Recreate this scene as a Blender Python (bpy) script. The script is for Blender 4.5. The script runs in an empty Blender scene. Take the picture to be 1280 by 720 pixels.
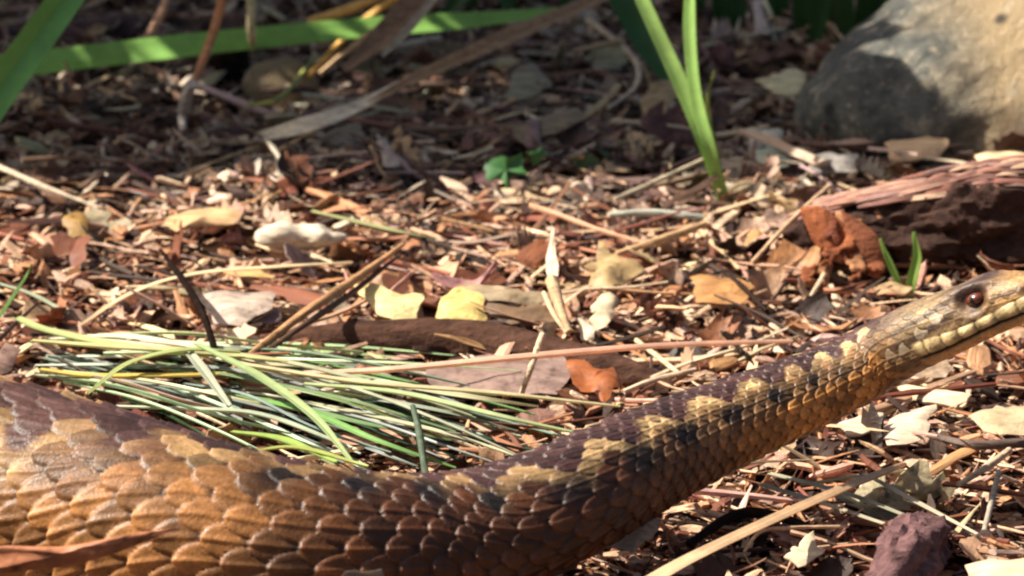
import bpy, math, random
import numpy as np
from mathutils import Vector, Matrix, noise

# ------------------------------------------------------------------ camera, world, sun (all lengths written in cm, CM turns them to metres)
CM = 0.01
PI = math.pi
rnd = random.Random(7)
nr = np.random.default_rng(11)
scn = bpy.context.scene
col = scn.collection

PITCH = math.radians(17.0)
DIST = 75.0
LENS = 36.0 * DIST / 12.8
CP = Vector((0, -DIST * math.cos(PITCH), DIST * math.sin(PITCH)))
F = Vector((0, math.cos(PITCH), -math.sin(PITCH)))
U = Vector((0, math.sin(PITCH), math.cos(PITCH)))
cam_data = bpy.data.cameras.new('camera')
cam = bpy.data.objects.new('camera', cam_data)
col.objects.link(cam)
cam.location = CP * CM
cam.rotation_euler = (PI / 2 - PITCH, 0, 0)
cam_data.lens = LENS
cam_data.sensor_width = 36
cam_data.clip_start = 0.02
cam_data.clip_end = 100
cam_data.dof.use_dof = True
cam_data.dof.focus_distance = 66.5 * CM
cam_data.dof.aperture_fstop = 68
scn.camera = cam

SUN_ELEV = math.radians(47)
SUN_FROM = Vector((-0.997, 0.02, 0)).normalized()          # horizontal direction towards the sun
sun_dir = Vector((SUN_FROM.x * math.cos(SUN_ELEV), SUN_FROM.y * math.cos(SUN_ELEV), math.sin(SUN_ELEV)))
world = bpy.data.worlds.new('World')
scn.world = world
world.use_nodes = True
wn = world.node_tree
sky = wn.nodes.new('ShaderNodeTexSky')
sky.sky_type = 'NISHITA'
sky.sun_disc = False
sky.sun_elevation = SUN_ELEV
sky.sun_rotation = math.atan2(SUN_FROM.x, SUN_FROM.y)
sky.dust_density = 5.0
sky.ozone_density = 0.3
bg = wn.nodes['Background']
bg.inputs[1].default_value = 0.05
wn.links.new(sky.outputs[0], bg.inputs[0])
sl = bpy.data.lights.new('sun', 'SUN')
sl.energy = 5.0
sl.angle = math.radians(0.5)
sl.color = (1.0, 0.92, 0.80)
so = bpy.data.objects.new('sun', sl)
col.objects.link(so)
so.rotation_euler = sun_dir.to_track_quat('Z', 'Y').to_euler()
scn.view_settings.view_transform = 'Standard'
scn.view_settings.look = 'None'
scn.view_settings.exposure = 1.0
scn.view_settings.gamma = 1
scn.render.engine = 'CYCLES'
scn.cycles.pixel_filter_type = 'BLACKMAN_HARRIS'
scn.cycles.filter_width = 2.2

# ------------------------------------------------------------------ placing helpers
def ray(px, py):
    x = (px - 640) / 1280 * 36 / LENS
    y = (360 - py) / 1280 * 36 / LENS
    return Vector((x, 0, 0)) + F + U * y

def G(px, py, z=0.0):
    """point at height z (cm) behind photo pixel px, py"""
    d = ray(px, py)
    return CP + d * ((z - CP.z) / d.z)

def Q(px, py, y):
    """point at depth y (cm) behind photo pixel px, py"""
    d = ray(px, py)
    return CP + d * ((y - CP.y) / d.y)

def proj(p):
    d = Vector(p) - CP
    k = d.dot(F)
    return 640 + d.x / k * LENS / 36 * 1280, 360 - d.dot(U) / k * LENS / 36 * 1280

def pxscale(p):
    """photo pixels per cm at p"""
    return LENS / 36 * 1280 / ((Vector(p) - CP).dot(F))

def gz(x, y):
    """ground relief in cm (numpy or float)"""
    return (0.10 * np.sin(x * 0.9 + 1.3) * np.cos(y * 0.7 + .4) + 0.07 * np.sin(x * 2.1 - y * 1.7 + 2) +
            0.04 * np.cos(x * 3.3 + y * 2.9) - 0.12)

# ------------------------------------------------------------------ object helpers
def link(o, parent=None, label=None, cat=None, group=None, kind=None, color=None):
    col.objects.link(o)
    if parent is not None:
        o.parent = parent
    if label: o['label'] = label
    if cat: o['category'] = cat
    if group: o['group'] = group
    if kind: o['kind'] = kind
    if color is not None: o.color = (color[0], color[1], color[2], 1)
    return o

def mesh_from(name, verts, faces, mat, smooth=True):
    me = bpy.data.meshes.new(name)
    v = np.asarray(verts, dtype=np.float64) * CM
    me.from_pydata([tuple(a) for a in v], [], faces)
    if smooth:
        me.polygons.foreach_set('use_smooth', [True] * len(me.polygons))
    me.materials.append(mat)
    me.update()
    if smooth and name != 'body': me.set_sharp_from_angle(angle=math.radians(48))
    return me

def make(name, verts, faces, mat, loc=None, smooth=True, **kw):
    """verts are world cm; the object's origin goes to loc (default: the mean, at the lowest z)"""
    v = np.asarray(verts, dtype=np.float64)
    if loc is None:
        loc = np.array([v[:, 0].mean(), v[:, 1].mean(), v[:, 2].min()])
    loc = np.asarray(loc, float)
    par = kw.get('parent')
    me = mesh_from(name, v - loc, faces, mat, smooth)
    o = bpy.data.objects.new(name, me)
    link(o, **kw)
    if par is not None:
        o.location = Vector(loc * CM) - par.location
    else:
        o.location = loc * CM
    return o

def thing(name, loc, label, cat, group=None):
    o = bpy.data.objects.new(name, None)
    link(o, label=label, cat=cat, group=group)
    o.location = Vector(loc) * CM
    o.empty_display_size = 0.005
    return o

def grid_mesh_arrays(P, closed=False, cap=False):
    """P: (n, m, 3) -> verts, faces; m wraps if closed"""
    n, m, _ = P.shape
    idx = np.arange(n * m).reshape(n, m)
    if closed:
        a = idx[:-1, :]; b = np.roll(idx, -1, axis=1)[:-1, :]
        c = np.roll(idx, -1, axis=1)[1:, :]; d = idx[1:, :]
    else:
        a = idx[:-1, :-1]; b = idx[:-1, 1:]; c = idx[1:, 1:]; d = idx[1:, :-1]
    f = np.stack([a, d, c, b], -1).reshape(-1, 4).tolist()
    if cap:
        f.append(idx[0, :].tolist())
        f.append(idx[-1, ::-1].tolist())
    return P.reshape(-1, 3), f

def spline(pts, n):
    """Catmull-Rom through pts (k, d) sampled n times evenly by length"""
    P = np.asarray(pts, float)
    if len(P) == 2:
        t = np.linspace(0, 1, n)[:, None]
        return P[0] * (1 - t) + P[1] * t
    E = np.vstack([2 * P[0] - P[1], P, 2 * P[-1] - P[-2]])
    out = []
    for i in range(len(P) - 1):
        p0, p1, p2, p3 = E[i], E[i + 1], E[i + 2], E[i + 3]
        t = np.linspace(0, 1, 24, endpoint=False)[:, None]
        out.append(0.5 * ((2 * p1) + (-p0 + p2) * t + (2 * p0 - 5 * p1 + 4 * p2 - p3) * t ** 2 + (-p0 + 3 * p1 - 3 * p2 + p3) * t ** 3))
    out.append(P[-1:])
    C = np.vstack(out)
    L = np.concatenate([[0], np.cumsum(np.linalg.norm(np.diff(C[:, :3], axis=0), axis=1))])
    s = np.linspace(0, L[-1], n)
    return np.stack([np.interp(s, L, C[:, k]) for k in range(C.shape[1])], 1)

def frames(C, ref=(0, 0, 1)):
    T = np.gradient(C, axis=0)
    T /= np.linalg.norm(T, axis=1)[:, None] + 1e-12
    R = np.asarray(ref, float)
    Up = R - (T @ R)[:, None] * T
    ln = np.linalg.norm(Up, axis=1)[:, None]
    alt = np.array([0, 1.0, 0.01]) - (T @ np.array([0, 1.0, 0.01]))[:, None] * T
    Up = np.where(ln < 0.15, alt, Up)
    Up /= np.linalg.norm(Up, axis=1)[:, None]
    S = np.cross(T, Up)
    return T, Up, S

def tube_arrays(pts, rad, sides=7, n=None, rough=0.0, flat=1.0, seed=0):
    """tube along pts with radius list rad (cm)"""
    pts = np.asarray(pts, float)
    n = n or max(4, 4 * len(pts))
    k = np.linspace(0, 1, len(rad))
    C = spline(pts, n)
    r = np.interp(np.linspace(0, 1, n), k, rad)
    T, Up, S = frames(C)
    a = np.linspace(0, 2 * PI, sides, endpoint=False)
    g = np.random.default_rng(seed)
    q = 1 + rough * g.normal(size=(n, sides))
    P = C[:, None, :] + (r[:, None] * q)[:, :, None] * (np.cos(a)[None, :, None] * Up[:, None, :] * flat + np.sin(a)[None, :, None] * S[:, None, :])
    return grid_mesh_arrays(P, closed=True, cap=True)

def blade_arrays(pts, wid, n=None, fold=0.35, thick=0.012, twist=0.0, tip=True, face=None):
    """grass blade: ribbon with a folded midrib; wid list of half widths (cm)"""
    n = n or max(8, 6 * len(pts))
    C = spline(pts, n)
    w = np.interp(np.linspace(0, 1, n), np.linspace(0, 1, len(wid)), wid)
    T, Up, S = frames(C, face or (0, 0, 1))
    tw = np.linspace(0, twist, n)
    U2 = Up * np.cos(tw)[:, None] + S * np.sin(tw)[:, None]
    S2 = -Up * np.sin(tw)[:, None] + S * np.cos(tw)[:, None]
    t = np.minimum(thick, w * 0.6)[:, None]
    w = w[:, None]
    P = np.stack([C - S2 * w + U2 * w * fold, C - S2 * w * .5 + U2 * (w * fold * .35 + t), C + U2 * t * .4, C + S2 * w * .5 + U2 * (w * fold * .35 + t),
                  C + S2 * w + U2 * w * fold, C + S2 * w * .5 + U2 * (w * fold * .35 - t), C - U2 * t * 1.5, C - S2 * w * .5 + U2 * (w * fold * .35 - t)], 1)
    return grid_mesh_arrays(P, closed=True, cap=True)

def join(parts):
    V, Fc, o = [], [], 0
    for v, f in parts:
        V.append(np.asarray(v)); Fc += [[i + o for i in q] for q in f]; o += len(v)
    return np.vstack(V), Fc

def sheet_arrays(outline, thick=0.025, dome=0.0, crumple=0.012, seed=0, rings=4, jag=0.03, normal=None):
    """a leaf or flake from an outline of world points (k, 3): domed, crumpled, jagged, with real thickness"""
    g = np.random.default_rng(seed)
    O = np.asarray(outline, float)
    k = max(20, 4 * len(O))
    C = np.vstack([O, O[:1]])
    L = np.concatenate([[0], np.cumsum(np.linalg.norm(np.diff(C, axis=0), axis=1))])
    s = np.linspace(0, L[-1], k, endpoint=False)
    R = np.stack([np.interp(s, L, C[:, i]) for i in range(3)], 1)
    c = R.mean(0)
    if normal is None:
        nn = np.zeros(3)
        for i in range(k):
            nn += np.cross(R[i] - c, R[(i + 1) % k] - c)
        normal = nn / (np.linalg.norm(nn) + 1e-9)
    normal = np.asarray(normal, float)
    if normal[2] < 0: normal = -normal
    size = np.linalg.norm(R - c, axis=1).mean()
    jn = g.normal(size=(k, 1)); jn = (jn + np.roll(jn, 1, 0) * .8 + .4 * np.roll(jn, 2, 0)) / 1.3
    R = c + (R - c) * (1 + .75 * jag / max(size, .1) * jn)
    ph = g.uniform(0, 6.28, 6)
    layers = []
    for side in (1, -1):
        G_ = []
        for j in range(rings, 0, -1):
            t = j / rings
            q = c + (R - c) * t
            d = q - c
            h = dome * (1 - t * t) + crumple * (np.sin(d[:, 0] * 7 / (size + .3) + ph[0]) * np.sin(d[:, 1] * 6 / (size + .3) + ph[1]) + .6 * np.sin(d[:, 0] * 13 + d[:, 2] * 9 + ph[2]))
            th = thick / 2 * (0.4 if j == rings else 1) * side
            G_.append(q + normal * (h + th)[:, None])
        layers.append(np.stack(G_))
    top, bot = layers
    P = np.concatenate([top[::-1], bot], 0)          # inner top -> outer top -> outer bottom -> inner bottom
    V, Fc = grid_mesh_arrays(P, closed=True)
    V = np.vstack([V, (top[-1].mean(0))[None], (bot[-1].mean(0))[None]])
    m = k; n0 = len(V) - 2; last = (P.shape[0] - 1) * m
    for i in range(m):
        Fc.append([n0, i, (i + 1) % m])
        Fc.append([n0 + 1, last + (i + 1) % m, last + i])
    return V, Fc

# ------------------------------------------------------------------ materials
def new_mat(name):
    m = bpy.data.materials.new(name)
    m.use_nodes = True
    nt = m.node_tree
    b = nt.nodes['Principled BSDF']
    return m, nt, b

def N(nt, typ, **kw):
    n = nt.nodes.new(typ)
    for k, v in kw.items():
        setattr(n, k, v)
    return n

def coords(nt, scale=(1, 1, 1), kind='Object'):
    tc = N(nt, 'ShaderNodeTexCoord')
    mp = N(nt, 'ShaderNodeMapping')
    mp.inputs['Scale'].default_value = [100 * s for s in scale]
    nt.links.new(tc.outputs[kind], mp.inputs[0])
    return mp.outputs[0]

def noise_node(nt, vec, scale, detail=3, rough=.6):
    n = N(nt, 'ShaderNodeTexNoise')
    n.inputs['Scale'].default_value = scale
    n.inputs['Detail'].default_value = detail
    n.inputs['Roughness'].default_value = rough
    nt.links.new(vec, n.inputs['Vector'])
    return n.outputs[0]

def maprange(nt, v, a, b, c, d):
    n = N(nt, 'ShaderNodeMapRange')
    for i, x in enumerate((a, b, c, d)):
        n.inputs[1 + i].default_value = x
    nt.links.new(v, n.inputs[0])
    return n.outputs[0]

def mul(nt, colr, fac):
    n = N(nt, 'ShaderNodeVectorMath', operation='SCALE')
    nt.links.new(colr, n.inputs[0]); nt.links.new(fac, n.inputs['Scale'])
    return n.outputs[0]

def mix(nt, f, a, b):
    n = N(nt, 'ShaderNodeMix', data_type='RGBA')
    for s, v in ((n.inputs[0], f), (n.inputs[6], a), (n.inputs[7], b)):
        if hasattr(v, 'links'): nt.links.new(v, s)
        elif isinstance(v, (int, float)): s.default_value = v
        else: s.default_value = (v[0], v[1], v[2], 1)
    return n.outputs[2]

def bump(nt, b, h, strength, dist_cm):
    n = N(nt, 'ShaderNodeBump')
    n.inputs['Strength'].default_value = strength
    n.inputs['Distance'].default_value = dist_cm * CM
    nt.links.new(h, n.inputs['Height'])
    nt.links.new(n.outputs[0], b.inputs['Normal'])

def litter_mat(name, source, fibre, rough=.7, trans=0.0, lo=.55, hi=1.35, spots=.25, bumpd=.03, spec=.35):
    m, nt, b = new_mat(name)
    if source == 'object':
        oi = N(nt, 'ShaderNodeObjectInfo')
        base = oi.outputs['Color']; rv = oi.outputs['Random']
    else:
        at = N(nt, 'ShaderNodeAttribute'); at.attribute_name = 'Col'
        base = at.outputs['Color']
    v = coords(nt, fibre)
    if source == 'object':
        ad = N(nt, 'ShaderNodeVectorMath', operation='ADD')
        sc_ = N(nt, 'ShaderNodeMath', operation='MULTIPLY'); sc_.inputs[1].default_value = 57
        nt.links.new(rv, sc_.inputs[0]); nt.links.new(v, ad.inputs[0]); nt.links.new(sc_.outputs[0], ad.inputs[1])
        v = ad.outputs[0]
    n1 = noise_node(nt, v, 1.0, 5, .65)
    f = maprange(nt, n1, .28, .72, lo, hi)
    c = mul(nt, base, f)
    n2 = noise_node(nt, coords(nt, (1, 1, 1)), 5.5, 3)
    s = maprange(nt, n2, .55, .7, 0, spots)
    c = mix(nt, s, c, (.07, .035, .022))
    nt.links.new(c, b.inputs['Base Color'])
    b.inputs['Roughness'].default_value = rough
    b.inputs['Specular IOR Level'].default_value = spec
    bump(nt, b, n1, .8, bumpd)
    if trans > 0:
        tr = N(nt, 'ShaderNodeBsdfTranslucent'); nt.links.new(c, tr.inputs[0])
        mx = N(nt, 'ShaderNodeMixShader'); mx.inputs[0].default_value = trans
        nt.links.new(b.outputs[0], mx.inputs[1]); nt.links.new(tr.outputs[0], mx.inputs[2])
        nt.links.new(mx.outputs[0], nt.nodes['Material Output'].inputs[0])
    return m

M_WOOD = litter_mat('dry_wood', 'object', (1.6, 13, 13))
M_BARK = litter_mat('rough_bark', 'object', (3.0, 6, 6), rough=.9, lo=.35, hi=1.5, spots=.5, bumpd=.12, spec=.12)
M_DARK = litter_mat('dark_wood', 'object', (1.6, 13, 13), rough=.9, spec=.06)  # matte finish with little gloss for the darkest sticks
M_LEAF = litter_mat('dry_leaf', 'object', (3.5, 7, 7), rough=.5, trans=.3, lo=.5, hi=1.25, spots=.6, bumpd=.03, spec=.5)
M_GRASS = litter_mat('grass_leaf', 'object', (2.2, 2.2, 2.2), rough=.42, trans=.35, lo=.78, hi=1.2, spots=.08, bumpd=.008, spec=.5)
M_STUFF = litter_mat('litter_crumbs', 'attr', (5, 5, 5), rough=.7, lo=.5, hi=1.4, spots=.3, bumpd=.04)
M_STUFFLEAF = litter_mat('litter_flakes', 'attr', (6, 6, 6), rough=.55, trans=.2, lo=.6, hi=1.3, spots=.3, bumpd=.03)

def soil_mat():
    m, nt, b = new_mat('dark_soil')
    v = coords(nt)
    n1 = noise_node(nt, v, 3.5, 8, .7); n2 = noise_node(nt, v, .35, 3)
    c = mix(nt, maprange(nt, n1, .35, .7, 0, 1), (.010, .005, .004), (.07, .036, .022))
    c = mix(nt, maprange(nt, n2, .4, .65, 0, .5), c, (.05, .03, .02))
    nt.links.new(c, b.inputs['Base Color']); b.inputs['Roughness'].default_value = .9
    bump(nt, b, n1, 1, .3)
    b.inputs['Specular IOR Level'].default_value = .1
    return m
M_SOIL = soil_mat()

def stone_mat():
    m, nt, b = new_mat('lichen_stone_sun_tint')
    v = coords(nt)
    big = noise_node(nt, v, .55, 5, .6); fine = noise_node(nt, v, 6, 6, .7); mid = noise_node(nt, v, 2.2, 5, .65)
    c = mix(nt, maprange(nt, mid, .35, .68, 0, 1), (.075, .08, .07), (.27, .27, .23))
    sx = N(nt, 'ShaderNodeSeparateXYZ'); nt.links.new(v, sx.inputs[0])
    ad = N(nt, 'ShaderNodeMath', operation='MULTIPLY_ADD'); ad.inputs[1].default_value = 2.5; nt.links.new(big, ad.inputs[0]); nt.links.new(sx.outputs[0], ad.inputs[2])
    c = mix(nt, maprange(nt, ad.outputs[0], .2, 1.1, 0, .85), c, (.60, .43, .23))  # tan grows along x, painting the sunlit side into the colour
    c = mix(nt, maprange(nt, mid, .56, .66, 0, .7), c, (.58, .50, .36))
    c = mix(nt, maprange(nt, fine, .55, .7, 0, .7), c, (.70, .57, .38))
    vo = N(nt, 'ShaderNodeTexVoronoi'); vo.inputs['Scale'].default_value = 1.7; nt.links.new(v, vo.inputs['Vector'])
    pit = maprange(nt, vo.outputs['Distance'], .10, .22, .9, 0)
    c = mix(nt, pit, c, (.035, .03, .028))
    nt.links.new(c, b.inputs['Base Color']); b.inputs['Roughness'].default_value = .8
    bump(nt, b, fine, 1.0, .3)
    return m
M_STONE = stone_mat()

def skin_mat():
    m, nt, b = new_mat('snake_skin')
    at = N(nt, 'ShaderNodeAttribute'); at.attribute_name = 'Col'
    v = coords(nt)
    n1 = noise_node(nt, v, 9, 5, .7); n2 = noise_node(nt, v, 26, 3, .6)
    c = mul(nt, at.outputs['Color'], maprange(nt, n1, .3, .7, .72, 1.28))
    c = mul(nt, c, maprange(nt, n2, .3, .7, .80, 1.2))
    n3 = noise_node(nt, v, 1.6, 4, .65)
    c = mul(nt, c, maprange(nt, n3, .35, .65, .68, 1.25))
    nt.links.new(c, b.inputs['Base Color'])
    nt.links.new(maprange(nt, n1, .3, .7, .33, .60), b.inputs['Roughness'])
    b.inputs['Specular IOR Level'].default_value = .38
    bump(nt, b, n2, .45, .02)
    return m
M_SKIN = skin_mat()

def plain(name, c, rough=.5, spec=.5, coat=0):
    m, nt, b = new_mat(name)
    n1 = noise_node(nt, coords(nt), 14, 4)
    k = mix(nt, maprange(nt, n1, .3, .7, 0, 1), [x * .75 for x in c], [min(1, x * 1.3) for x in c])
    nt.links.new(k, b.inputs['Base Color'])
    b.inputs['Roughness'].default_value = rough; b.inputs['Specular IOR Level'].default_value = spec
    b.inputs['Coat Weight'].default_value = coat; b.inputs['Coat Roughness'].default_value = .04
    return m
M_IRIS = plain('snake_iris', (.11, .022, .008), .25, .6, 1.0)
M_PUPIL = plain('snake_pupil', (.004, .003, .003), .15, .6, 1.0)

# ------------------------------------------------------------------ the ground, one sheet
def build_ground():
    fine = np.linspace(-16, 16, 190)
    out = np.array([20, 28, 42, 70, 130, 260, 500, 1000, 2000.])
    xs = np.concatenate([-out[::-1], fine, out]); ys = xs
    X, Y = np.meshgrid(xs, ys, indexing='ij')
    fade = np.clip((60 - np.hypot(X, Y)) / 40, 0, 1)
    Z = gz(X, Y) * fade - .12 * (1 - fade)
    rough = np.array([[noise.noise(Vector((x * 2.2, y * 2.2, 3))) * .12 if abs(x) < 17 and abs(y) < 17 else 0 for y in ys] for x in xs])
    P = np.stack([X, Y, Z + rough - .06], -1)[:, ::-1]
    V, Fc = grid_mesh_arrays(P)
    make('ground', V, Fc, M_SOIL, loc=(0, 0, 0), kind='structure', label='dark crumbly soil under the dry leaf litter')
build_ground()

# ------------------------------------------------------------------ the snake
# control rows: px, py, half height px, depth y (None: resting on the ground)
SP = [(-1500, 300, 12, None), (-1250, 330, 45, None), (-1000, 395, 75, None), (-700, 480, 105, None), (-420, 545, 118, None), (-230, 572, 124, None),
      (-100, 588, 126, None), (0, 606, 127, None), (100, 628, 124, None), (200, 660, 118, None), (300, 680, 112, None), (400, 692, 102, None),
      (500, 694, 94, None), (600, 680, 84, None), (700, 633, 74, -11.6), (800, 577, 64, -10.2), (900, 533, 55, -9.4), (1000, 498, 47.5, -9.0), (1060, 468, 44.5, -8.9)]
HEAD = [(1100, 446, 43, 39, 44), (1145, 424, 43, 37, 47), (1195, 404, 42, 34, 49), (1235, 388, 39, 31, 44), (1265, 377, 34, 29, 38), (1295, 367, 27, 25, 31), (1318, 359, 17, 18, 21), (1328, 355, 5, 6, 7)]  # px, py, top, bottom, side

def snake_path():
    rows = []
    for px, py, r, y in SP:
        rr = 1.0
        for _ in range(8):
            p = G(px, py, rr * .9) if y is None else Q(px, py, y)
            rr = r / pxscale(p)
        rows.append([*p, rr * 1.04, rr * .98, rr * .94])
    for px, py, t, bt, w in HEAD:
        p = Q(px, py, -8.9 - 1.0 * (px - 1100) / 230)
        k = pxscale(p)
        rows.append([*p, w / k, t / k, bt / k])
    P = spline(rows, 3000)
    step = np.linalg.norm(np.diff(P[:, :3], axis=0), axis=1).mean()
    k = int(.9 / step)
    Q_ = P.copy()
    for _ in range(2):
        pad = np.vstack([np.repeat(Q_[:1], k, 0), Q_, np.repeat(Q_[-1:], k, 0)])
        cs = np.cumsum(np.vstack([np.zeros((1, 6)), pad]), 0)
        Q_ = (cs[2 * k + 1:] - cs[:-(2 * k + 1)]) / (2 * k + 1)
    pxs = np.array([proj(p)[0] for p in P[:, :3]])
    w = np.clip((1090 - pxs) / 120, 0, 1)[:, None]
    # print('path y', [(round(a), round(b[1], 2), round(b[2], 2)) for a, b in list(zip(pxs, P))[::200]])
    return P * (1 - w) + Q_ * w
SPATH = snake_path()
SL = np.concatenate([[0], np.cumsum(np.linalg.norm(np.diff(SPATH[:, :3], axis=0), axis=1))])
SPX = np.array([proj(p)[0] for p in SPATH[:, :3]])

def at_px(px):
    i = int(np.argmin(np.abs(SPX - px)))
    return SL[i]

def smooth(a, b, x):
    t = np.clip((x - a) / (b - a), 0, 1)
    return t * t * (3 - 2 * t)

def snake_dist(x, y):
    """clearance test: (distance to centreline in plan, radius, centre height)"""
    d = np.hypot(SPATH[::6, 0] - x, SPATH[::6, 1] - y)
    i = int(d.argmin())
    return d[i], SPATH[::6][i, 3], SPATH[::6][i, 2], SPX[::6][i]

def build_snake():
    W, RT, RB = SPATH[:, 3], SPATH[:, 4], SPATH[:, 5]
    head0, head1 = at_px(1105), SL[-1]
    rs = np.clip(W, .12, None)
    pitch = .40 * rs
    pitch = np.where(SL > head0 - .3, .17, pitch)
    acum = np.concatenate([[0], np.cumsum(np.diff(SL) / pitch[1:])])
    # ring spacing: fine in the frame, coarse outside
    dens = np.where(SPX < -60, 5.0, np.where(SL > head0 - .5, 16, 19.0))
    rc = np.concatenate([[0], np.cumsum(np.diff(acum) * dens[1:])])
    n = int(rc[-1])
    s = np.interp(np.linspace(0, rc[-1], n), rc, SL)
    C = np.stack([np.interp(s, SL, SPATH[:, k]) for k in range(3)], 1)
    w, rt, rb = (np.interp(s, SL, q) for q in (W, RT, RB))
    a = np.interp(s, SL, acum)
    px = np.interp(s, SL, SPX)
    T, Up, S = frames(C)
    # smooth frames a little
    twist = np.radians(-42) * smooth(40, 300, px) * (1 - .85 * smooth(500, 680, px)) * (1 - smooth(1040, 1120, px)) + np.radians(4) * (1 - smooth(100, 200, px))
    na_top, na_bot = 290, 30
    phi = np.radians(np.concatenate([np.linspace(-145, 145, na_top), np.linspace(145, 215, na_bot + 2)[1:-1]]))
    A, PH = np.meshgrid(a, phi, indexing='ij')
    S_, _ = np.meshgrid(s, phi, indexing='ij')
    PX = np.repeat(px[:, None], len(phi), 1)
    Wd, Rt, Rb = (np.repeat(q[:, None], len(phi), 1) for q in (w, rt, rb))
    hm = smooth(head0 - .1, head0 + .45, S_)                        # head mask
    ex = 1 - .22 * hm                                               # boxier head
    sn, cs = np.sin(PH), np.cos(PH)
    ls = Wd * np.sign(sn) * np.abs(sn) ** ex
    lu = np.where(cs > 0, Rt, Rb) * np.sign(cs) * np.abs(cs) ** ex
    # ---- scale lattice
    PHt = PH - twist[:, None]                                       # angle from the animal's own dorsal line
    rows_deg = np.array([-260, -130, -95, -60, 0, 60, 95, 130, 260.]); rows_b = np.array([-20, -10.4, -7.9, -5.4, 0, 5.4, 7.9, 10.4, 20.])
    B = np.interp(np.degrees(PHt), rows_deg, rows_b)
    best = np.full(A.shape, -1e9); H = np.zeros(A.shape); EDGE = np.zeros(A.shape)
    CA = A.copy(); CB = B.copy(); KEEL = np.zeros(A.shape); RAMP = np.zeros(A.shape)
    jr = np.round(B)
    for dj in (-1, 0, 1):
        j = jr + dj
        off = np.where(np.mod(j, 2) == 1, .5, 0.)
        ib = np.round(A - off)
        for di in (-1, 0, 1):
            ac = ib + di + off
            x = ac - A                                              # towards the tail
            y = B - j
            jit = .085 * np.sin(ac * 12.9 + j * 78.2)
            tipw = np.sqrt(np.clip(1 - (np.clip(x - .02, 0, 9) / (.60 + jit)) ** 2.0, 0, 1))
            wv = (.80 + .06 * np.clip(np.abs(B) / 6, 0, 1)) * np.where(x > .02, tipw, 1 - .15 * np.clip(-x, 0, 1))
            ins = (np.abs(y) < wv) & (x > -.85) & (x < .66)
            take = ins & (ac > best)
            rr_ = np.clip((wv - np.abs(y)) / .28, 0, 1)
            ramp = (x + .85) / 1.45
            h = (.15 + .85 * ramp) * (0.35 + .65 * np.sqrt(rr_ * (2 - rr_))) + .22 * np.exp(-(y / .13) ** 2) * np.clip(ramp * 1.3, 0, 1)
            H = np.where(take, h, H); EDGE = np.where(take, 1 - rr_, EDGE)
            RAMP = np.where(take, x + .12 * np.abs(y) ** 2, RAMP)
            CA = np.where(take, ac, CA); CB = np.where(take, j, CB)
            KEEL = np.where(take, np.exp(-(y / .12) ** 2), KEEL)
            best = np.where(take, ac, best)
    nosc = best < -1e8
    belly = smooth(np.radians(134), np.radians(141), np.abs(PHt))
    fr = np.mod(A * .9, 1.0)
    H = H * (1 - belly) + belly * (.2 + .6 * fr)
    amp = .070 * Wd * (1 + .5 * smooth(50, 80, np.degrees(np.abs(PHt)))) * (1 - .5 * hm)
    disp = H * amp
    # ---- head relief, in side view: U_ = cm back from the snout, V_ = height over the axis
    Ub = (head1 - S_)
    V_ = lu.copy()
    side = smooth(.35, .75, np.abs(sn))
    eye_u, eye_v = .92, .19
    EU.update(u=eye_u, v=eye_v)
    de = np.hypot((Ub - eye_u) / 1.25, V_ - eye_v)
    disp = disp * (1 - hm * (1 - smooth(.12, .19, de)) * side)
    disp += hm * side * (-.07 * np.exp(-(np.hypot((Ub - eye_u) / 1.4, V_ - eye_v) / .11) ** 4))
    disp += hm * .075 * np.exp(-((V_ - (eye_v + .11)) / .04) ** 2) * np.exp(-((Ub - eye_u + .25) / .62) ** 4) * smooth(.2, .5, np.abs(sn))
    disp += hm * side * .006 * np.exp(-((de - .16) / .03) ** 2)
    mouth_v = -.15 + .025 * np.sin(Ub * 3.0)
    mm = hm * smooth(1.80, 1.68, Ub) * smooth(.2, .5, np.abs(sn))
    dm = V_ - mouth_v
    disp += mm * (-.055 * np.exp(-(dm / .018) ** 2))
    lab_h = .155 + .03 * np.sin(Ub * 4.1 + 1)
    inlab = smooth(-.004, .015, dm) * (1 - smooth(lab_h - .02, lab_h + .01, dm)) * mm
    lp = Ub / .235 + .12 * np.sin(Ub * 5)
    lf = np.abs(np.mod(lp, 1) - .5) * 2
    lab_b = np.sqrt(np.clip(1 - lf ** 3, 0, 1)) * np.sqrt(np.clip(1 - (np.abs(dm - lab_h / 2) / (lab_h / 2)) ** 2.4, 0, 1))
    disp = disp * (1 - inlab * .9) + inlab * (.034 * lab_b)
    inlow = smooth(-.13, -.11, dm) * (1 - smooth(-.02, -.004, dm)) * mm
    lb2 = np.sqrt(np.clip(1 - (np.abs(np.mod(Ub / .19 + .4, 1) - .5) * 2) ** 3, 0, 1))
    disp = disp * (1 - inlow * .9) + inlow * .030 * lb2
    nost = np.hypot(Ub - .28, V_ - .10)
    disp += hm * side * (-.06 * np.exp(-(nost / .045) ** 2))
    # position
    nrm = np.stack([ls / (Wd + 1e-6), lu / (np.where(cs > 0, Rt, Rb) + 1e-6)], -1)
    nrm /= np.linalg.norm(nrm, axis=-1, keepdims=True) + 1e-9
    ls2, lu2 = ls + nrm[..., 0] * disp, lu + nrm[..., 1] * disp
    P = C[:, None, :] + ls2[..., None] * S[:, None, :] + lu2[..., None] * Up[:, None, :]
    back = np.where(H > 0, 0, 0)
    # ---- colour, per scale
    sc_s = np.interp(CA, acum, SL); sc_px = np.interp(sc_s, SL, SPX); sc_r = np.interp(sc_s, SL, W)
    ph_s = np.interp(CB, rows_b, rows_deg)
    sc_s = .5 * sc_s + .5 * S_; ph_s = .45 * ph_s + .55 * np.degrees(PHt)
    hsh = np.mod(np.sin(CA * 127.1 + CB * 311.7) * 43758.5453, 1.0)
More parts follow.
